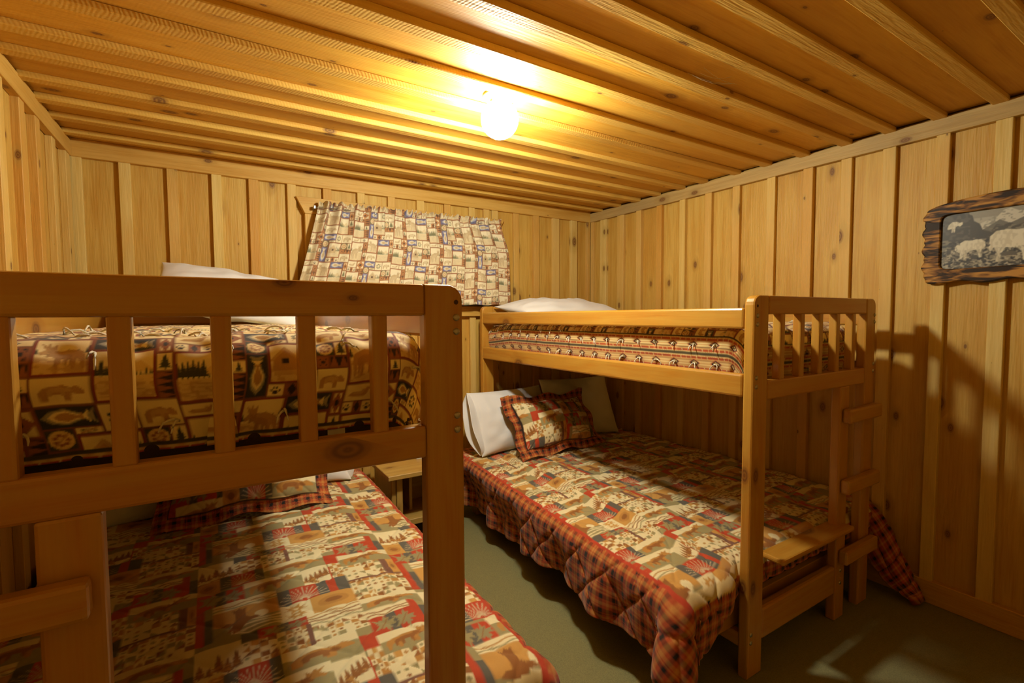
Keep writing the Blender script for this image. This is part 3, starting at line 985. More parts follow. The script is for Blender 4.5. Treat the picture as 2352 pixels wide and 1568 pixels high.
def plaid(u, v):
    """rust, black and tan checks; u, v in metres"""
    T = 0.052
    c1, c2, c3 = np.array(rgb(176, 74, 24)), np.array(rgb(22, 14, 9)), np.array(rgb(200, 138, 70))

    def thread(t):
        f = (t / T) % 1.0
        out = np.empty(f.shape + (3,), np.float32); out[:] = c1
        out[(f > .52) & (f < .80)] = c2
        out[(f > .06) & (f < .26)] = c3
        out[(f > .40) & (f < .43)] = c2
        out[(f > .90) & (f < .93)] = c3
        return out
    return 0.5 * thread(u) + 0.5 * thread(v)


def stripes(px=420):
    """woven border: olive, rust and cream bands with a row of diamonds; 0.10 x 0.076 m"""
    U = 0.001
    S = Sheet(100, 76, 4, (206, 164, 104))
    CR, RU, OL, BK, TN = (226, 204, 150), (186, 84, 28), (74, 66, 34), (34, 24, 14), (200, 146, 76)
    S.rect(0, 0, 100, 6, OL)
    S.rect(0, 6, 100, 11, CR)
    for k in range(33): S.rect(k * 3, 6.6, k * 3 + 1, 10.4, TN)
    S.rect(0, 11, 100, 20, RU)
    for k in range(4): S.rect(k * 25 + 10, 11.5, k * 25 + 13, 19.5, CR)
    S.rect(0, 15, 100, 16, (120, 44, 18))
    S.rect(0, 26, 100, 27, BK); S.rect(0, 49, 100, 50, BK)
    S.rect(0, 30, 100, 46, CR); S.rect(0, 36.6, 100, 39.4, TN)
    S.poly([(30, 38), (44, 48), (56, 48), (70, 38), (56, 28), (44, 28)], TN)
    S.poly([(50, 55), (77, 38), (50, 21), (23, 38)], RU)
    S.poly([(50, 52), (73, 38), (50, 24), (27, 38)], BK)
    S.poly([(50, 46.5), (64, 38), (50, 29.5), (36, 38)], CR)
    S.poly([(50, 42), (57, 38), (50, 34), (43, 38)], BK)
    S.rect(0, 56, 100, 65, RU)
    for k in range(4): S.rect(k * 25 + 2, 56.5, k * 25 + 5, 64.5, CR)
    S.rect(0, 60, 100, 61, (120, 44, 18))
    S.rect(0, 65, 100, 70, CR)
    for k in range(33): S.rect(k * 3, 65.6, k * 3 + 1, 69.4, TN)
    S.rect(0, 70, 100, 76, OL)
    return S


BEDPAL = dict(bg=(240, 224, 178), scene=(244, 228, 180), scene2=(230, 204, 148), sepia=(190, 148, 90), sepia2=(206, 170, 112), sepia3=(174, 132, 76), green=(66, 66, 42),
              rust=(140, 48, 20), rust2=(158, 96, 52), dark=(50, 36, 26), slate=(52, 52, 56), halo=(160, 156, 146), cream=(246, 232, 190), line=(130, 76, 38))
CURPAL = dict(bg=(226, 214, 184), scene=(232, 222, 194), scene2=(220, 204, 168), sepia=(196, 174, 138), sepia2=(212, 196, 164), sepia3=(204, 184, 150), green=(122, 122, 94),
              rust=(158, 80, 44), rust2=(190, 136, 90), dark=(104, 78, 64), slate=(112, 112, 152), halo=(186, 188, 206), cream=(230, 220, 190), line=(150, 110, 76))
LODGE_BED = lodge(BEDPAL).smooth(1)
LODGE_CUR = lodge(CURPAL).smooth(2)
PATCH = patchwork().smooth(1)
STRIPE = stripes().smooth(2)


def lodge_at(S, u, v, tile=0.30):
    k = 24 / tile
    col = np.floor(u / tile)
    return S.at(u * k, (v + 0.5 * tile * (col % 2)) * k)


def patch_at(u, v):
    return PATCH.at(u / 0.0215, v / 0.0215)


# ================================================================== comforters
def normals(P):
    du = np.gradient(P, axis=0); dv = np.gradient(P, axis=1)
    n = np.cross(du, dv)
    return n / np.maximum(np.linalg.norm(n, axis=-1, keepdims=True), 1e-9)


def drape(p, q, R, lobe=0.0):
    """flat cloth coordinates to offsets: over the edge p<0 and the edge q<0"""
    dp, dq = np.maximum(0, -p), np.maximum(0, -q)
    rho = np.hypot(dp, dq)
    th = np.minimum(rho / R, math.pi / 2)
    hor = R * np.sin(th)
    drop = R * (1 - np.cos(th)) + np.maximum(0, rho - R * math.pi / 2)
    sx = np.where(rho > 0, dp / np.maximum(rho, 1e-9), 0); sy = np.where(rho > 0, dq / np.maximum(rho, 1e-9), 0)
    corner = (2 * sx * sy) ** 2
    hor = hor + lobe * corner * np.minimum(rho, 0.25)
    return np.maximum(p, 0) - hor * sx, np.maximum(q, 0) - hor * sy, -drop, dp, dq, corner


def seam(t, period):
    f = (t / period) % 1.0
    return np.minimum(f, 1 - f) * period


def axis_pts(*segs):
    out = []
    for a, b, st in segs:
        n = max(1, int(round(abs(b - a) / st)))
        out.append(np.linspace(a, b, n, endpoint=False))
    return np.concatenate(out + [np.array([segs[-1][1]])])


def lower_comforter(name, x0, s, of, oh, lxmax, label, st=0.0045, seed=0.0):
    R = 0.06
    ztop = 0.405
    L = 1.90
    a = axis_pts((-1, 0, st / 0.32), (0, lxmax + of - R, st))
    b = axis_pts((-1, 0, st / 0.17), (0, L, st))
    A, B = np.meshgrid(a, b, indexing='ij')
    q0 = np.maximum(B, 0)
    hang = 0.245 + 0.115 * (q0 / L) + 0.05 * sstep(0.12, 0.0, q0) + 0.015 * np.sin(q0 * 7 + seed)
    p = np.where(A < 0, A * hang, A)
    lxp = p - of + R
    fh = 0.14 + 0.11 * sstep(-0.08, -0.26, lxp)
    q = np.where(B < 0, B * fh, B)
    X, Y, Z, dp, dq, corner = drape(p, q, R, 0.35)
    over = of + (oh - of) * np.clip(Y / L, 0, 1)
    wgt = sstep(0.5, 0.0, X)
    X = X - over * wgt + R * wgt - (of - R) * (1 - wgt)
    foot = 0.058 - 0.045 * sstep(0.0, -0.12, X)
    Y = Y + foot + R
    Z = Z + ztop
    # a little sag towards the loose edge, soft waves in the hanging part
    side = sstep(0.04, 0.25, dp)
    X = X + side * (0.022 * np.sin(q * 13 + seed) + 0.012 * np.sin(q * 31 + 1 + seed)) + 0.05 * side * sstep(0.3, 1.6, q)
    P = np.stack([x0 + s * X, YFB + Y, Z], -1)
    n = normals(P)
    if n[-1, n.shape[1] // 2, 2] < 0: n = -n
    quiltlines = np.minimum(seam(p + q, 0.19), seam(p - q, 0.19))
    amp = 0.005 + 0.005 * sstep(0.0, 0.08, np.maximum(dp, dq))
    puff = amp * (1 - np.exp(-quiltlines / 0.011))
    wr = 0.006 * vnoise(p + seed, q, 9) + 0.003 * vnoise(p, q + seed, 26) + 0.010 * vnoise(p + 3, q + seed, 3.5)
    crown = 0.012 * sstep(0, .4, p) * sstep(0, .4, q)
    P = P + n * (puff + wr)[..., None]
    P[..., 2] += crown
    P[..., 2] = np.maximum(P[..., 2], 0.012 + 0.01 * vnoise(p, q, 12))
    # print
    u = p if s > 0 else -p
    col = patch_at(u + 0.31, q + 0.1)
    pl = plaid(p + 0.01, q)
    edge = np.minimum(np.minimum(p + 0.035, q + 0.075), L - 0.10 - q)
    m = edge < 0
    col[m] = pl[m]
    red = (edge > 0) & (edge < 0.011) & (p + 0.035 < 0.011)
    col[red] = rgb(182, 58, 20)
    cream = (edge > 0) & (edge < 0.03) & (q + 0.075 < 0.03) & ~red
    col[cream] = rgb(216, 196, 148)
    o = grid_obj(name, P, FABRIC, None, col, flip=(s < 0))
    me_sol = o.modifiers.new('thickness', 'SOLIDIFY')
    me_sol.thickness = 0.012
    me_sol.offset = -1
    tag(o, label, 'comforter', 'patchwork comforters on the lower beds')
    return o


RQ = lower_comforter('comforter', X0R, 1, 0.365, 0.245, 1.118, 'patchwork comforter with plaid sides on the lower bed by the right wall', seed=0.0)
LQ = lower_comforter('comforter', X0L, -1, 0.255, 0.27, 1.005, 'patchwork comforter half in shadow on the lower bed nearest the camera', seed=2.3)

# the far foot corner of the right comforter slides down between the bed post and the wall
a = np.linspace(0, 1, 70)
b = np.linspace(0, 1, 50)
A, B = np.meshgrid(a, b, indexing='ij')
cx = 2.665 + 0.045 * B + 0.02 * np.sin(A * 5) * (1 - A)
ctop = 1.045 - 0.215 * A ** 0.85
cy = ctop + 0.13 * (1 - A) * (1 - B) * 0.9 - 0.018 * np.sin(B * math.pi) * np.sin(A * math.pi)
cz = 0.40 - 0.385 * A ** 1.15 - (1 - B) * 0.12 * np.sin(math.pi * np.minimum(A + 0.05, 1))
cz = np.maximum(cz, 0.012)
Pf = np.stack([cx - 0.02 * np.sin(B * math.pi), cy, cz], -1)
nf = normals(Pf)
Pf = Pf + nf * (0.012 * (1 - np.exp(-np.minimum(seam(A * 0.45, 0.12), seam(B * 0.2 + A * 0.1, 0.12)) / 0.01)))[..., None]
fl = grid_obj('loose_corner', Pf, FABRIC, RQ, plaid(A * 0.45, B * 0.2), flip=True)
md = fl.modifiers.new('thickness', 'SOLIDIFY'); md.thickness = 0.02; md.offset = 0


def upper_comforter(name, x0, s, label, psegs, qsegs, stripe_p, stripe_q, seed=0.0, off=(0, 0)):
    R = 0.085
    ztop = 1.288
    lx0, lx1, L = 0.043, 0.893, 1.90
    p = axis_pts(*psegs); q = axis_pts(*qsegs)
    P_, Q_ = np.meshgrid(p, q, indexing='ij')
    Wd = lx1 - lx0 - 2 * R
    # second edge at the wall: fold by mirroring
    pm = np.where(P_ > Wd / 2, Wd - P_, P_)
    sag = 0.03 * sstep(1.5, 1.9, Q_)
    X, Y, Z, dp, dq, corner = drape(pm, Q_, R, 0.0)
    X = np.where(P_ > Wd / 2, Wd - X, X)
    # soft belly of the stuffed side
    belly = -0.0 * dp
    wd = sstep(0.12, 0.25, np.maximum(dp, dq))
    X = X + np.where(P_ < Wd / 2, 1, -1) * 0.02 * wd
    Y = Y + 0.012 * sstep(0.13, 0.25, dq)
    zz = ztop + Z - sag
    zz = np.maximum(zz, 1.072 + 0.06 * np.minimum(zz - 1.072, 0))          # tucked in at the corners
    Pt = np.stack([x0 + s * (lx0 + R + X), YFB + 0.055 + R + Y, zz], -1)
    n = normals(Pt)
    if n[n.shape[0] // 2, -1, 2] < 0: n = -n
    tuft = np.hypot(seam(P_ + 0.033, 0.10), seam(Q_ - 0.05, 0.10))
    puff = 0.008 * (1 - np.exp(-(tuft / 0.02) ** 2))
    wr = 0.006 * vnoise(P_ + seed, Q_, 11) + 0.003 * vnoise(P_, Q_ + seed, 30)
    Pt = Pt + n * (puff + wr - 0.014)[..., None]
    col = lodge_at(LODGE_BED, (P_ if s > 0 else -P_) + off[0], Q_ + off[1])
    dd = np.maximum(dp - stripe_p, dq - stripe_q)
    m = dd > 0
    run = np.where(dp - stripe_p > dq - stripe_q, Q_, P_)
    col[m] = STRIPE.at(run * 1000, dd * 1000)[m]
    o = grid_obj(name, Pt, FABRIC, None, col, flip=(s < 0))
    md = o.modifiers.new('thickness', 'SOLIDIFY'); md.thickness = 0.008; md.offset = -1
    tag(o, label, 'comforter', 'lodge print comforters on the upper bunks')
    return o, p, q, Pt, n


def yarn_ties(o, p, q, Pt, n, spots, seed, size=1.0):
    rr = random.Random(seed)
    for (pp, qq) in spots:
        i = int(np.argmin(abs(p - pp))); j = int(np.argmin(abs(q - qq)))
        c = Vector(Pt[i, j]); nn = Vector(n[i, j])
        bm = bmesh.new()
        for k in range(2):
            d = nn * 0.35 + Vector((rr.uniform(-1, 1), rr.uniform(-1, 1), rr.uniform(-0.3, 0.5)))
            d -= nn * min(0, d.dot(nn)) * 1.5
            ln = rr.uniform(0.024, 0.044) * size * (1.35 if nn.z > 0.8 else 1.0)
            pts = []
            pos = nn * 0.001; v = d.normalized()
            for t in range(6):
                pts.append(pos.copy())
                pos = pos + v * ln / 5
                v = (v + Vector((rr.uniform(-.3, .3), rr.uniform(-.3, .3), -0.55 + rr.uniform(-.2, .2)))).normalized()
                if pos.dot(nn) < 0.003: v = (v + nn * 0.9).normalized()
            tube_bm(bm, pts, [0.0028, 0.0026, 0.0022, 0.0022, 0.0018, 0.001], n=5)
        obj_bm('yarn_tie', bm, YARN, o, c - Vector(o.location), smooth=True)


oR, pR, qR, PR, nR = upper_comforter('comforter', X0R, 1, 'lodge print comforter with striped side on the upper bunk by the right wall',
                                     ((-0.27, 0.08, 0.003), (0.08, 0.68, 0.007), (0.68, 0.95, 0.01)), ((-0.27, 0.05, 0.0035), (0.05, 1.87, 0.0045)), 0.095, 0.13, 0.0, (0.04, 0.05))
yarn_ties(oR, pR, qR, PR, nR, [(-0.133, 0.05 + 0.1 * k) for k in range(19)] + [(-0.209, 0.05 + 0.1 * k) for k in range(0, 12)] +
          [(-0.09, 1.0 + 0.1 * k) for k in range(9)] + [(0.1 + 0.14 * k, -0.13) for k in range(5)] + [(0.05 + 0.15 * k, 0.04) for k in range(4)], 3)
oL, pL, qL, PL_, nL = upper_comforter('comforter', X0L, -1, 'lodge print comforter with yarn ties on the upper bunk nearest the camera',
                                      ((-0.27, 0.70, 0.0027), (0.70, 0.95, 0.006)), ((-0.25, 0.10, 0.0024), (0.10, 1.87, 0.009)), 0.25, 0.235, 1.7, (0.11, 0.02))
yarn_ties(oL, pL, qL, PL_, nL, [(0.06 + 0.1 * k, 0.03) for k in range(7)] + [(0.1 + 0.1 * k, 0.17) for k in range(6)] + [(0.06 + 0.13 * k, 0.33) for k in range(5)] +
          [(0.12 + 0.2 * k, -0.07) for k in range(3)] + [(0.02 + 0.2 * k, -0.2) for k in range(4)] + [(-0.05, -0.12), (-0.06, 0.05), (-0.06, 0.3)], 8, 1.25)


# ================================================================== mattresses
def mattress(x, y, z, label, group, mat):
    o = box('mattress', None, mat, x, y, z, 0.03, 3)
    return tag(o, label, 'mattress', group)


tk = plain_mat('white_mattress_ticking', (0.62, 0.58, 0.52), rough=0.9, bump=0.15, bscale=250)
mattress((X0R + 0.075, X0R + 0.865), (YFB + 0.09, YFB + 1.965), (1.058, 1.255), 'dark mattress under the lodge print comforter of the right upper bunk', 'twin mattresses', TICKING)
mU = mattress((X0L - 0.865, X0L - 0.075), (YFB + 0.075, YFB + 1.965), (1.058, 1.255), 'dark mattress with small label on the upper bunk nearest the camera', 'twin mattresses', TICKING)
lb_ = box('care_label', mU, PAPER, (0.20, 0.235), (YFB + 0.0735, YFB + 0.0749), (1.072, 1.086), 0)
lb_.location -= mU.location
mattress((X0R - 0.20, X0R + 1.085), (YFB + 0.125, YFB + 1.96), (0.2435, 0.375), 'mattress under the patchwork comforter of the right lower bed', 'full mattresses', tk)
mattress((X0L - 0.98, X0L + 0.17), (YFB + 0.125, YFB + 1.96), (0.2435, 0.375), 'mattress under the patchwork comforter of the lower bed nearest the camera', 'full mattresses', tk)


# ================================================================== pillows
def pillow_pts(W, H, T, n, m, side, seed, pinch=0.06, wr=0.011):
    u = np.sin(np.linspace(-1, 1, n) * math.pi / 2); v = np.sin(np.linspace(-1, 1, m) * math.pi / 2)
    U, V = np.meshgrid(u, v, indexing='ij')
    x = W / 2 * U * (1 - pinch * (1 - np.abs(V) ** 3))
    y = H / 2 * V * (1 - pinch * (1 - np.abs(U) ** 3))
    th = np.clip((1 - np.abs(U) ** 2.4) * (1 - np.abs(V) ** 2.4), 0, 1) ** 0.5
    rad = np.minimum(1, np.hypot(U, V))
    w_ = wr * th * ((vnoise(U * 2 + seed, V * 2 + seed * .7, 2.2) - .5) * 2.2 + 0.7 * np.sin(np.arctan2(V, U) * 9 + seed) * rad ** 2 + (vnoise(U + seed, V, 7) - .5) * 0.8)
    z = side * (T / 2 * th + w_)
    return np.stack([x, y, z], -1), U, V


def pillow(label, W, H, T, loc, rot, seed, group, hem=0, pinch=0.06):
    E_ = empty('pillow', loc)
    E_.rotation_euler = rot
    tag(E_, label, 'pillow', group)
    bm = bmesh.new()
    n = 41
    for side in (1, -1):
        P, U, V = pillow_pts(W, H, T, n, 33, side, seed, pinch)
        vs = [[bm.verts.new(P[i, j]) for j in range(33)] for i in range(n)]
        for i in range(n - 1):
            for j in range(32):
                f = (vs[i][j], vs[i + 1][j], vs[i + 1][j + 1], vs[i][j + 1])
                bm.faces.new(f if side > 0 else f[::-1])
    bmesh.ops.remove_doubles(bm, verts=list(bm.verts), dist=0.0005)
    obj_bm('pillowcase', bm, LINEN, E_, smooth=True)
    if hem:      # the open end of the pillowcase with its stitched hem
        k = 48
        t = np.linspace(0, 2 * math.pi, k)
        s_ = np.linspace(0, 1, 14)
        S_, T_ = np.meshgrid(s_, t, indexing='ij')
        rx = H / 2 * 0.93 * (1 + 0.02 * S_)
        rz = (0.012 + 0.026 * S_) * T / 0.13
        x = hem * (W / 2 * (0.86 + 0.22 * S_)) - hem * 0.02 * np.cos(2 * T_) * S_
        P = np.stack([x, rx * np.cos(T_), rz * np.sin(T_) + 0.006 * np.sin(5 * T_ + seed) * S_], -1)
        for sb in (0.35, 0.42):
            P[..., 2] *= 1 - 0.12 * np.exp(-((S_ - sb) / 0.025) ** 2)
        o = grid_obj('case_hem', P, LINEN, E_, flip=hem > 0)
        md = o.modifiers.new('thickness', 'SOLIDIFY'); md.thickness = 0.003
    return E_


def sham(label, W, H, T, loc, rot, seed):
    E_ = empty('pillow_sham', loc)
    E_.rotation_euler = rot
    tag(E_, label, 'pillow', 'quilted shams')
    F = 0.055
    for side in (1, -1):
        u = np.linspace(-1, 1, 190 if side > 0 else 60); v = np.linspace(-1, 1, 130 if side > 0 else 40)
        U, V = np.meshgrid(u, v, indexing='ij')
        x = (W / 2 + F) * U; y = (H / 2 + F) * V
        a = np.clip(np.abs(x) / (W / 2), 0, 1); b = np.clip(np.abs(y) / (H / 2), 0, 1)
        th = np.clip((1 - a ** 2.2) * (1 - b ** 2.2), 0, 1) ** 0.55
        fr = np.maximum(np.abs(x) - W / 2, np.abs(y) - H / 2)
        rip = sstep(-0.01, F, fr) * (0.016 * np.sin(x * 24 + seed) * (b >= 1) + 0.016 * np.sin(y * 29 + seed) * (a >= 1)) - 0.03 * (x / W) ** 2 + 0.010 * np.sin(x * 8 + y * 6 + seed)
        ql = np.minimum(seam(x + y, 0.11), seam(x - y, 0.11))
        z = side * (T / 2 * th + 0.002) + rip + side * (0.005 * (1 - np.exp(-ql / 0.009)) * (fr < 0) + 0.004 * vnoise(x + seed, y, 14) * th)
        x, y = x * (1 - 0.07 * (1 - np.minimum(np.abs(V), 1) ** 2)) + 0.006 * np.sin(y * 26 + seed), y * (1 - 0.09 * (1 - np.abs(U) ** 2)) + 0.007 * np.sin(x * 21 + seed)
        P = np.stack([x, y, z], -1)
        if side > 0:
            col = patch_at(x + seed * 0.13, y + seed * 0.21)
            m = fr > 0.0
            col[m] = plaid(x, y)[m]
            col[(fr > -0.006) & (fr < 0.0)] = rgb(40, 22, 14)
        else:
            col = np.ones(P.shape, np.float32) * np.array(rgb(96, 44, 22), np.float32)
        grid_obj('front_panel' if side > 0 else 'back_panel', P, FABRIC, E_, col, flip=side < 0)
    return E_


D2R = math.radians
pillow('white pillow lying flat on the upper bunk by the right wall', 0.80, 0.44, 0.15, (2.075, 2.70, 1.364), (D2R(6), 0, D2R(-2)), 1.0, 'white bed pillows')
pillow('white pillow propped up on the upper bunk nearest the camera', 0.62, 0.42, 0.15, (0.095, 2.755, 1.432), (D2R(33), D2R(9), 0), 4.2, 'white bed pillows', pinch=0.03)
pillow('white pillow with open hemmed end, aisle side of the right lower bed', 0.62, 0.43, 0.19, (1.735, 2.775, 0.622), (D2R(64), 0, D2R(4)), 2.0, 'white bed pillows', hem=-1)
pillow('white pillow against the right wall on the right lower bed', 0.60, 0.46, 0.18, (2.345, 2.80, 0.640), (D2R(66), 0, D2R(-6)), 6.1, 'white bed pillows')
sham('patchwork sham with plaid flange leaning on the right lower bed pillows', 0.60, 0.33, 0.17, (1.93, 2.55, 0.617), (D2R(55), 0, D2R(2)), 1.3)
pillow('white pillow, nightstand side of the lower bed nearest the camera', 0.60, 0.44, 0.14, (0.335, 2.80, 0.625), (D2R(62), 0, D2R(-3)), 3.3, 'white bed pillows', hem=1)
pillow('white pillow in the dark corner of the lower bed nearest the camera', 0.55, 0.44, 0.14, (-0.250, 2.745, 0.606), (D2R(55), 0, D2R(5)), 7.7, 'white bed pillows')
sham('patchwork sham with plaid flange on the lower bed nearest the camera', 0.62, 0.33, 0.15, (0.125, 2.53, 0.600), (D2R(52), 0, D2R(-2)), 2.1)


# ================================================================== curtain
cur = empty('window_curtain', (1.16, 3.05, 1.40))
tag(cur, 'gathered lodge print curtain covering the small back window', 'curtain')
nu, nv = 520, 215
u = np.linspace(0, 1, nu); v = np.linspace(0, 1, nv)
U, V = np.meshgrid(u, v, indexing='ij')
ztop_, zbot = 2.004, 1.402
rise = 0.012 * U
Z = zbot + (ztop_ - zbot + rise) * V
xl = 0.405 + (0.572 - 0.405) * V ** 0.9
xr = 1.878 + (1.806 - 1.878) * sstep(0.55, 1.0, V)
X = xl + (xr - xl) * U
ph = U + 0.012 * np.sin(U * 23)
gath = sstep(0.55, 1.0, V)
f1 = np.sin(ph * 2 * math.pi * 15 + 0.7 * np.sin(U * 9)) * (0.003 + 0.009 * gath)
f2 = np.sin(ph * 2 * math.pi * 33 + 1.3) * 0.006 * gath ** 2
left = sstep(0.34, 0.08, U)
f3 = left * 0.020 * np.sin(ph * 2 * math.pi * 17) * (0.35 + 0.65 * V)
f4 = 0.012 * np.sin(U * 11 + 1) * (1 - V) - 0.02 * (1 - V)
frill = sstep(0.955, 1.0, V)
f5 = frill * 0.014 * np.sin(U * 2 * math.pi * 47 + 2 * np.sin(U * 31))
Yc = 3.052 + f1 + f2 + f3 + f4 + f5
Yc += 0.008 * sstep(0.02, 0.0, np.abs(V - 0.945))     # stitched rod pocket
Z = Z + frill * 0.007 * np.sin(U * 2 * math.pi * 41 + 3 * np.sin(U * 17)) + 0.004 * np.sin(U * 2 * math.pi * 9) * (1 - V)
Pc = np.stack([X, Yc, Z], -1)
comp = U * 1.66 + 0.012 * np.sin(ph * 2 * math.pi * 15) * gath
ccol = lodge_at(LODGE_CUR, comp + 0.03, V * 0.615 + 0.06, 0.315)
cl = grid_obj('cloth', Pc, FABRIC, cur, ccol, flip=False, warm=(1.0, 0.97, 0.88))
cl.location = -cur.location
md = cl.modifiers.new('thickness', 'SOLIDIFY'); md.thickness = 0.0025
bm = bmesh.new()
tube_bm(bm, [(0.545, 3.075, 1.972), (0.9, 3.075, 1.975), (1.4, 3.075, 1.98), (1.82, 3.075, 1.984)], 0.006, n=10)
rod = obj_bm('rod', bm, STEEL, cur, smooth=True); rod.location = -cur.location
for xx in (0.545, 1.822):
    k = box('rod_bracket', cur, STEEL, (xx - 0.006, xx + 0.006), (3.068, 3.119), (1.962 if xx < 1 else 1.974, 1.982 if xx < 1 else 1.994), 0.002)
    k.location -= cur.location


# ================================================================== framed goat print on the right wall
BURNT, nt, N, L, b = new_mat('burnt_pine')
tc = N.new('ShaderNodeTexCoord')
mp = N.new('ShaderNodeMapping'); mp.inputs['Scale'].default_value = (10, 6, 34)
L.new(tc.outputs['Object'], mp.inputs['Vector'])
nz = N.new('ShaderNodeTexNoise'); nz.inputs['Scale'].default_value = 1.6; nz.inputs['Detail'].default_value = 3; nz.inputs['Distortion'].default_value = 0.6
L.new(mp.outputs[0], nz.inputs['Vector'])
rp = N.new('ShaderNodeValToRGB')
rp.color_ramp.elements[0].position = 0.43; rp.color_ramp.elements[0].color = (0.035, 0.02, 0.01, 1)
rp.color_ramp.elements[1].position = 0.60; rp.color_ramp.elements[1].color = (0.55, 0.27, 0.055, 1)
e = rp.color_ramp.elements.new(0.5); e.color = (0.22, 0.095, 0.022, 1)
L.new(nz.outputs['Fac'], rp.inputs['Fac']); L.new(rp.outputs['Color'], b.inputs['Base Color'])
b.inputs['Roughness'].default_value = 0.5; b.inputs['Specular IOR Level'].default_value = 0.2

PY, PZ = 0.600, 1.632
pic = empty('picture_frame', (XR - 0.001, PY, PZ))
tag(pic, 'black and white mountain goat print in a scalloped burnt wood frame', 'picture')
NP = 200
inner, outer = [], []
hw, hh, rc = 0.215, 0.118, 0.022
ow, oh_ = 0.268, 0.172
for k in range(NP):
    t = 2 * math.pi * k / NP
    c, s_ = math.cos(t), math.sin(t)
    # squircle-like directions on both outlines
    def sq(w_, h_, e_):
        d = (abs(c) ** e_ + abs(s_) ** e_) ** (-1 / e_)
        return w_ * c * d, h_ * s_ * d
    inner.append(sq(hw, hh, 14))
    x, z = sq(ow, oh_, 13)
    if abs(c) > abs(s_) * 0.8:
        x += math.copysign(0.008 * math.sin(z * 84 + 0.6) - 0.004, x)
    if s_ > 0.55:
        z += 0.026 * max(0.0, 1 - (x / 0.25) ** 2) - 0.010
    if s_ < -0.55:
        z += 0.006 * math.sin(x * 38 + 1.0)
    outer.append((x, z - 0.004))
bm = bmesh.new()
prof = [(1.0, 0.0), (1.0, 0.015), (0.97, 0.019), (0.90, 0.021), (0.06, 0.021), (0.0, 0.018), (0.0, 0.0)]
rings = []
for f_, dpt in prof:
    rings.append([bm.verts.new((-dpt, -(i[0] + (o_[0] - i[0]) * f_), i[1] + (o_[1] - i[1]) * f_)) for i, o_ in zip(inner, outer)])
rings.append(rings[0])
for A_, B_ in zip(rings, rings[1:]):
    for k in range(NP):
        bm.faces.new((A_[k], A_[(k + 1) % NP], B_[(k + 1) % NP], B_[k]))
bmesh.ops.recalc_face_normals(bm, faces=list(bm.faces))
fr_ = obj_bm('frame', bm, BURNT, pic, smooth=False)
# the print
S = Sheet(44, 24.5, 8, (120, 116, 108))
S.rect(0, 0, 44, 24.5, (176, 172, 160))
S.rect(0, 21, 44, 24.5, (150, 146, 134))
S.poly([(10, 14), (13, 18.5), (15, 19.5), (17, 19), (20, 23), (22, 23.6), (24.5, 22), (27, 22.6), (31, 19), (36, 20.5), (44, 17), (44, 12), (10, 12)], (206, 202, 188))
S.speck(13, 15, 40, 23, (150, 146, 134), .66, 1.4, 4)
S.poly([(13, 15.5), (17, 18), (19, 19.5), (22, 17.5), (26, 19.5), (30, 17.6), (36, 18.6), (44, 15), (44, 8), (13, 8)], (110, 106, 96))
S.poly([(14, 12), (16.5, 15), (18, 17.6), (20, 17), (22, 17.8), (24, 16.4), (27, 17.4), (32, 14.6), (38, 15.6), (44, 13), (44, 6), (14, 6)], (76, 72, 64))
S.speck(14, 9, 44, 17, (128, 122, 108), .60, 1.1, 9)
S.poly([(0, 24.5), (9.4, 24.5), (9.6, 23), (10.6, 22.4), (11.2, 20), (13, 18.6), (14, 16), (17, 14.6), (19, 13.5), (30, 12.6), (44, 11.5), (44, 0), (0, 0)], (66, 62, 56))
S.speck(0, 0, 44, 13, (128, 122, 108), .56, .9, 2)
S.speck(0, 0, 30, 9, (176, 168, 148), .62, 1.5, 7)
S.speck(0, 12, 10, 24.5, (88, 84, 76), .6, .8, 5)
S.speck(0, 0, 44, 12, (40, 37, 33), .66, 1.2, 13)
GOAT = [(.02, .52), (.06, .74), (.2, .86), (.34, .98), (.5, .94), (.68, .98), (.86, .96), (.97, .82), (.98, .6), (.9, .5), (.84, .3), (.86, .06), (.8, .04), (.76, .3), (.7, .46),
        (.5, .42), (.42, .3), (.4, .06), (.33, .03), (.31, .2), (.26, .04), (.2, .06), (.2, .34), (.12, .42)]
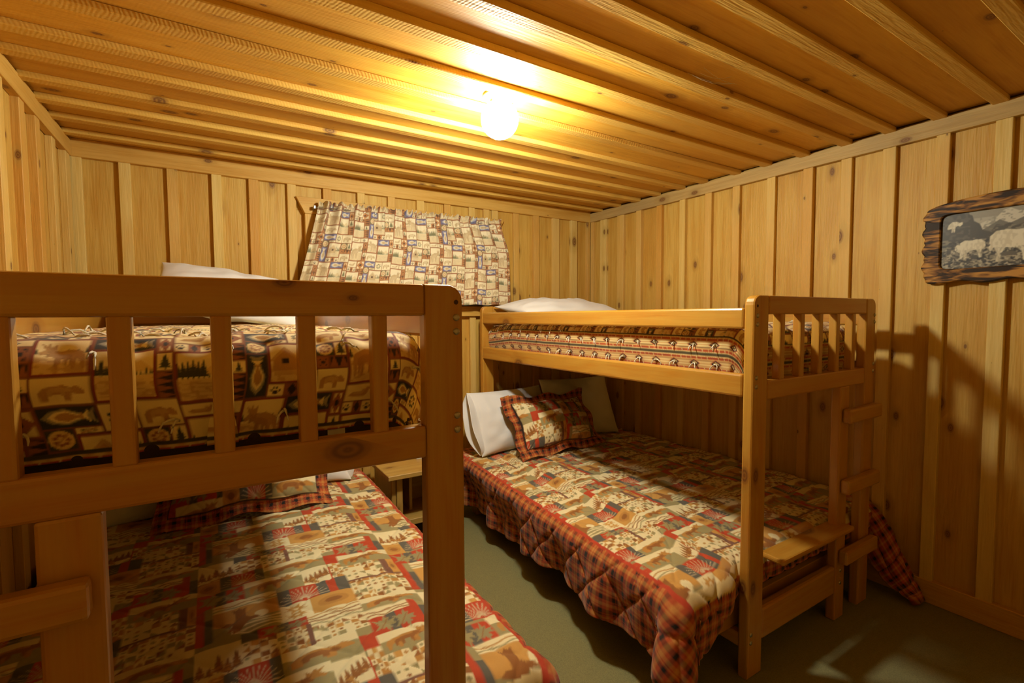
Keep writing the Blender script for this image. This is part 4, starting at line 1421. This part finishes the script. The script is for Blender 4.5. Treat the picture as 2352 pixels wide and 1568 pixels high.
W1, W2 = (226, 220, 200), (190, 182, 160)
S.poly(map_pts([(.03, .4), (.1, .7), (.3, .95), (.6, .96), (.8, .84), (.98, .86), (.97, .66), (.82, .5), (.7, .6), (.55, .5), (.5, .02), (.45, .02), (.42, .35), (.36, .02), (.3, .02), (.3, .4), (.1, .3)], 2.4, 16, 7.6, 20.8), W1)
S.poly(map_pts(GOAT, 5.0, 4.2, 15.2, 12.4), W1)
S.ell(6.2, 9.4, .8, 1.2, W1)
S.poly([(5.6, 10.4), (5.2, 11.6), (6.0, 10.6)], (40, 36, 32)); S.poly([(6.5, 10.5), (6.9, 11.7), (6.9, 10.4)], (40, 36, 32))
S.poly(map_pts([(1 - p_, q_) for p_, q_ in GOAT], 15.8, 1.6, 33, 15.4), W1)
S.poly([(15.8, 8.5), (17.3, 10.4), (17.8, 8.6), (16.4, 6.6)], W1)
S.ell(22, 5.4, 2.6, .9, (92, 86, 76)); S.ell(31.5, 12.6, 2.0, 2.2, W1)
S.ell(11.6, 5.0, 1.2, .8, (70, 66, 58)); S.ell(5.8, 9.3, .16, .16, (40, 36, 32)); S.ell(6.0, 8.5, .3, .2, (90, 84, 74))
S.shade(15, 1, 34, 16, W1, (208, 200, 178), .56, 1.1, 3); S.shade(15, 1, 34, 8, W1, (182, 174, 152), .58, 1.3, 8)
S.shade(4, 3, 16, 13, W1, (208, 200, 178), .56, 1.7, 5); S.shade(4, 3, 16, 8, W1, (180, 172, 150), .55, 1.9, 1)
S.shade(2, 15, 8, 21, W1, (200, 192, 170), .55, 2.4, 6)
S.poly(map_pts(GOAT, 35, 7, 42, 13), W1)
S.smooth(1)
nu, nv = 216, 122
U, V = np.meshgrid(np.linspace(0, 1, nu), np.linspace(0, 1, nv), indexing='ij')
Pp = np.stack([np.full(U.shape, -0.008), (0.5 - U) * 0.440, (V - 0.5) * 0.245], -1)
grid_obj('print', Pp, PRINT, pic, S.at(U * 44, V * 24.5), flip=False, smooth=False, warm=(1.0, 0.98, 0.88))
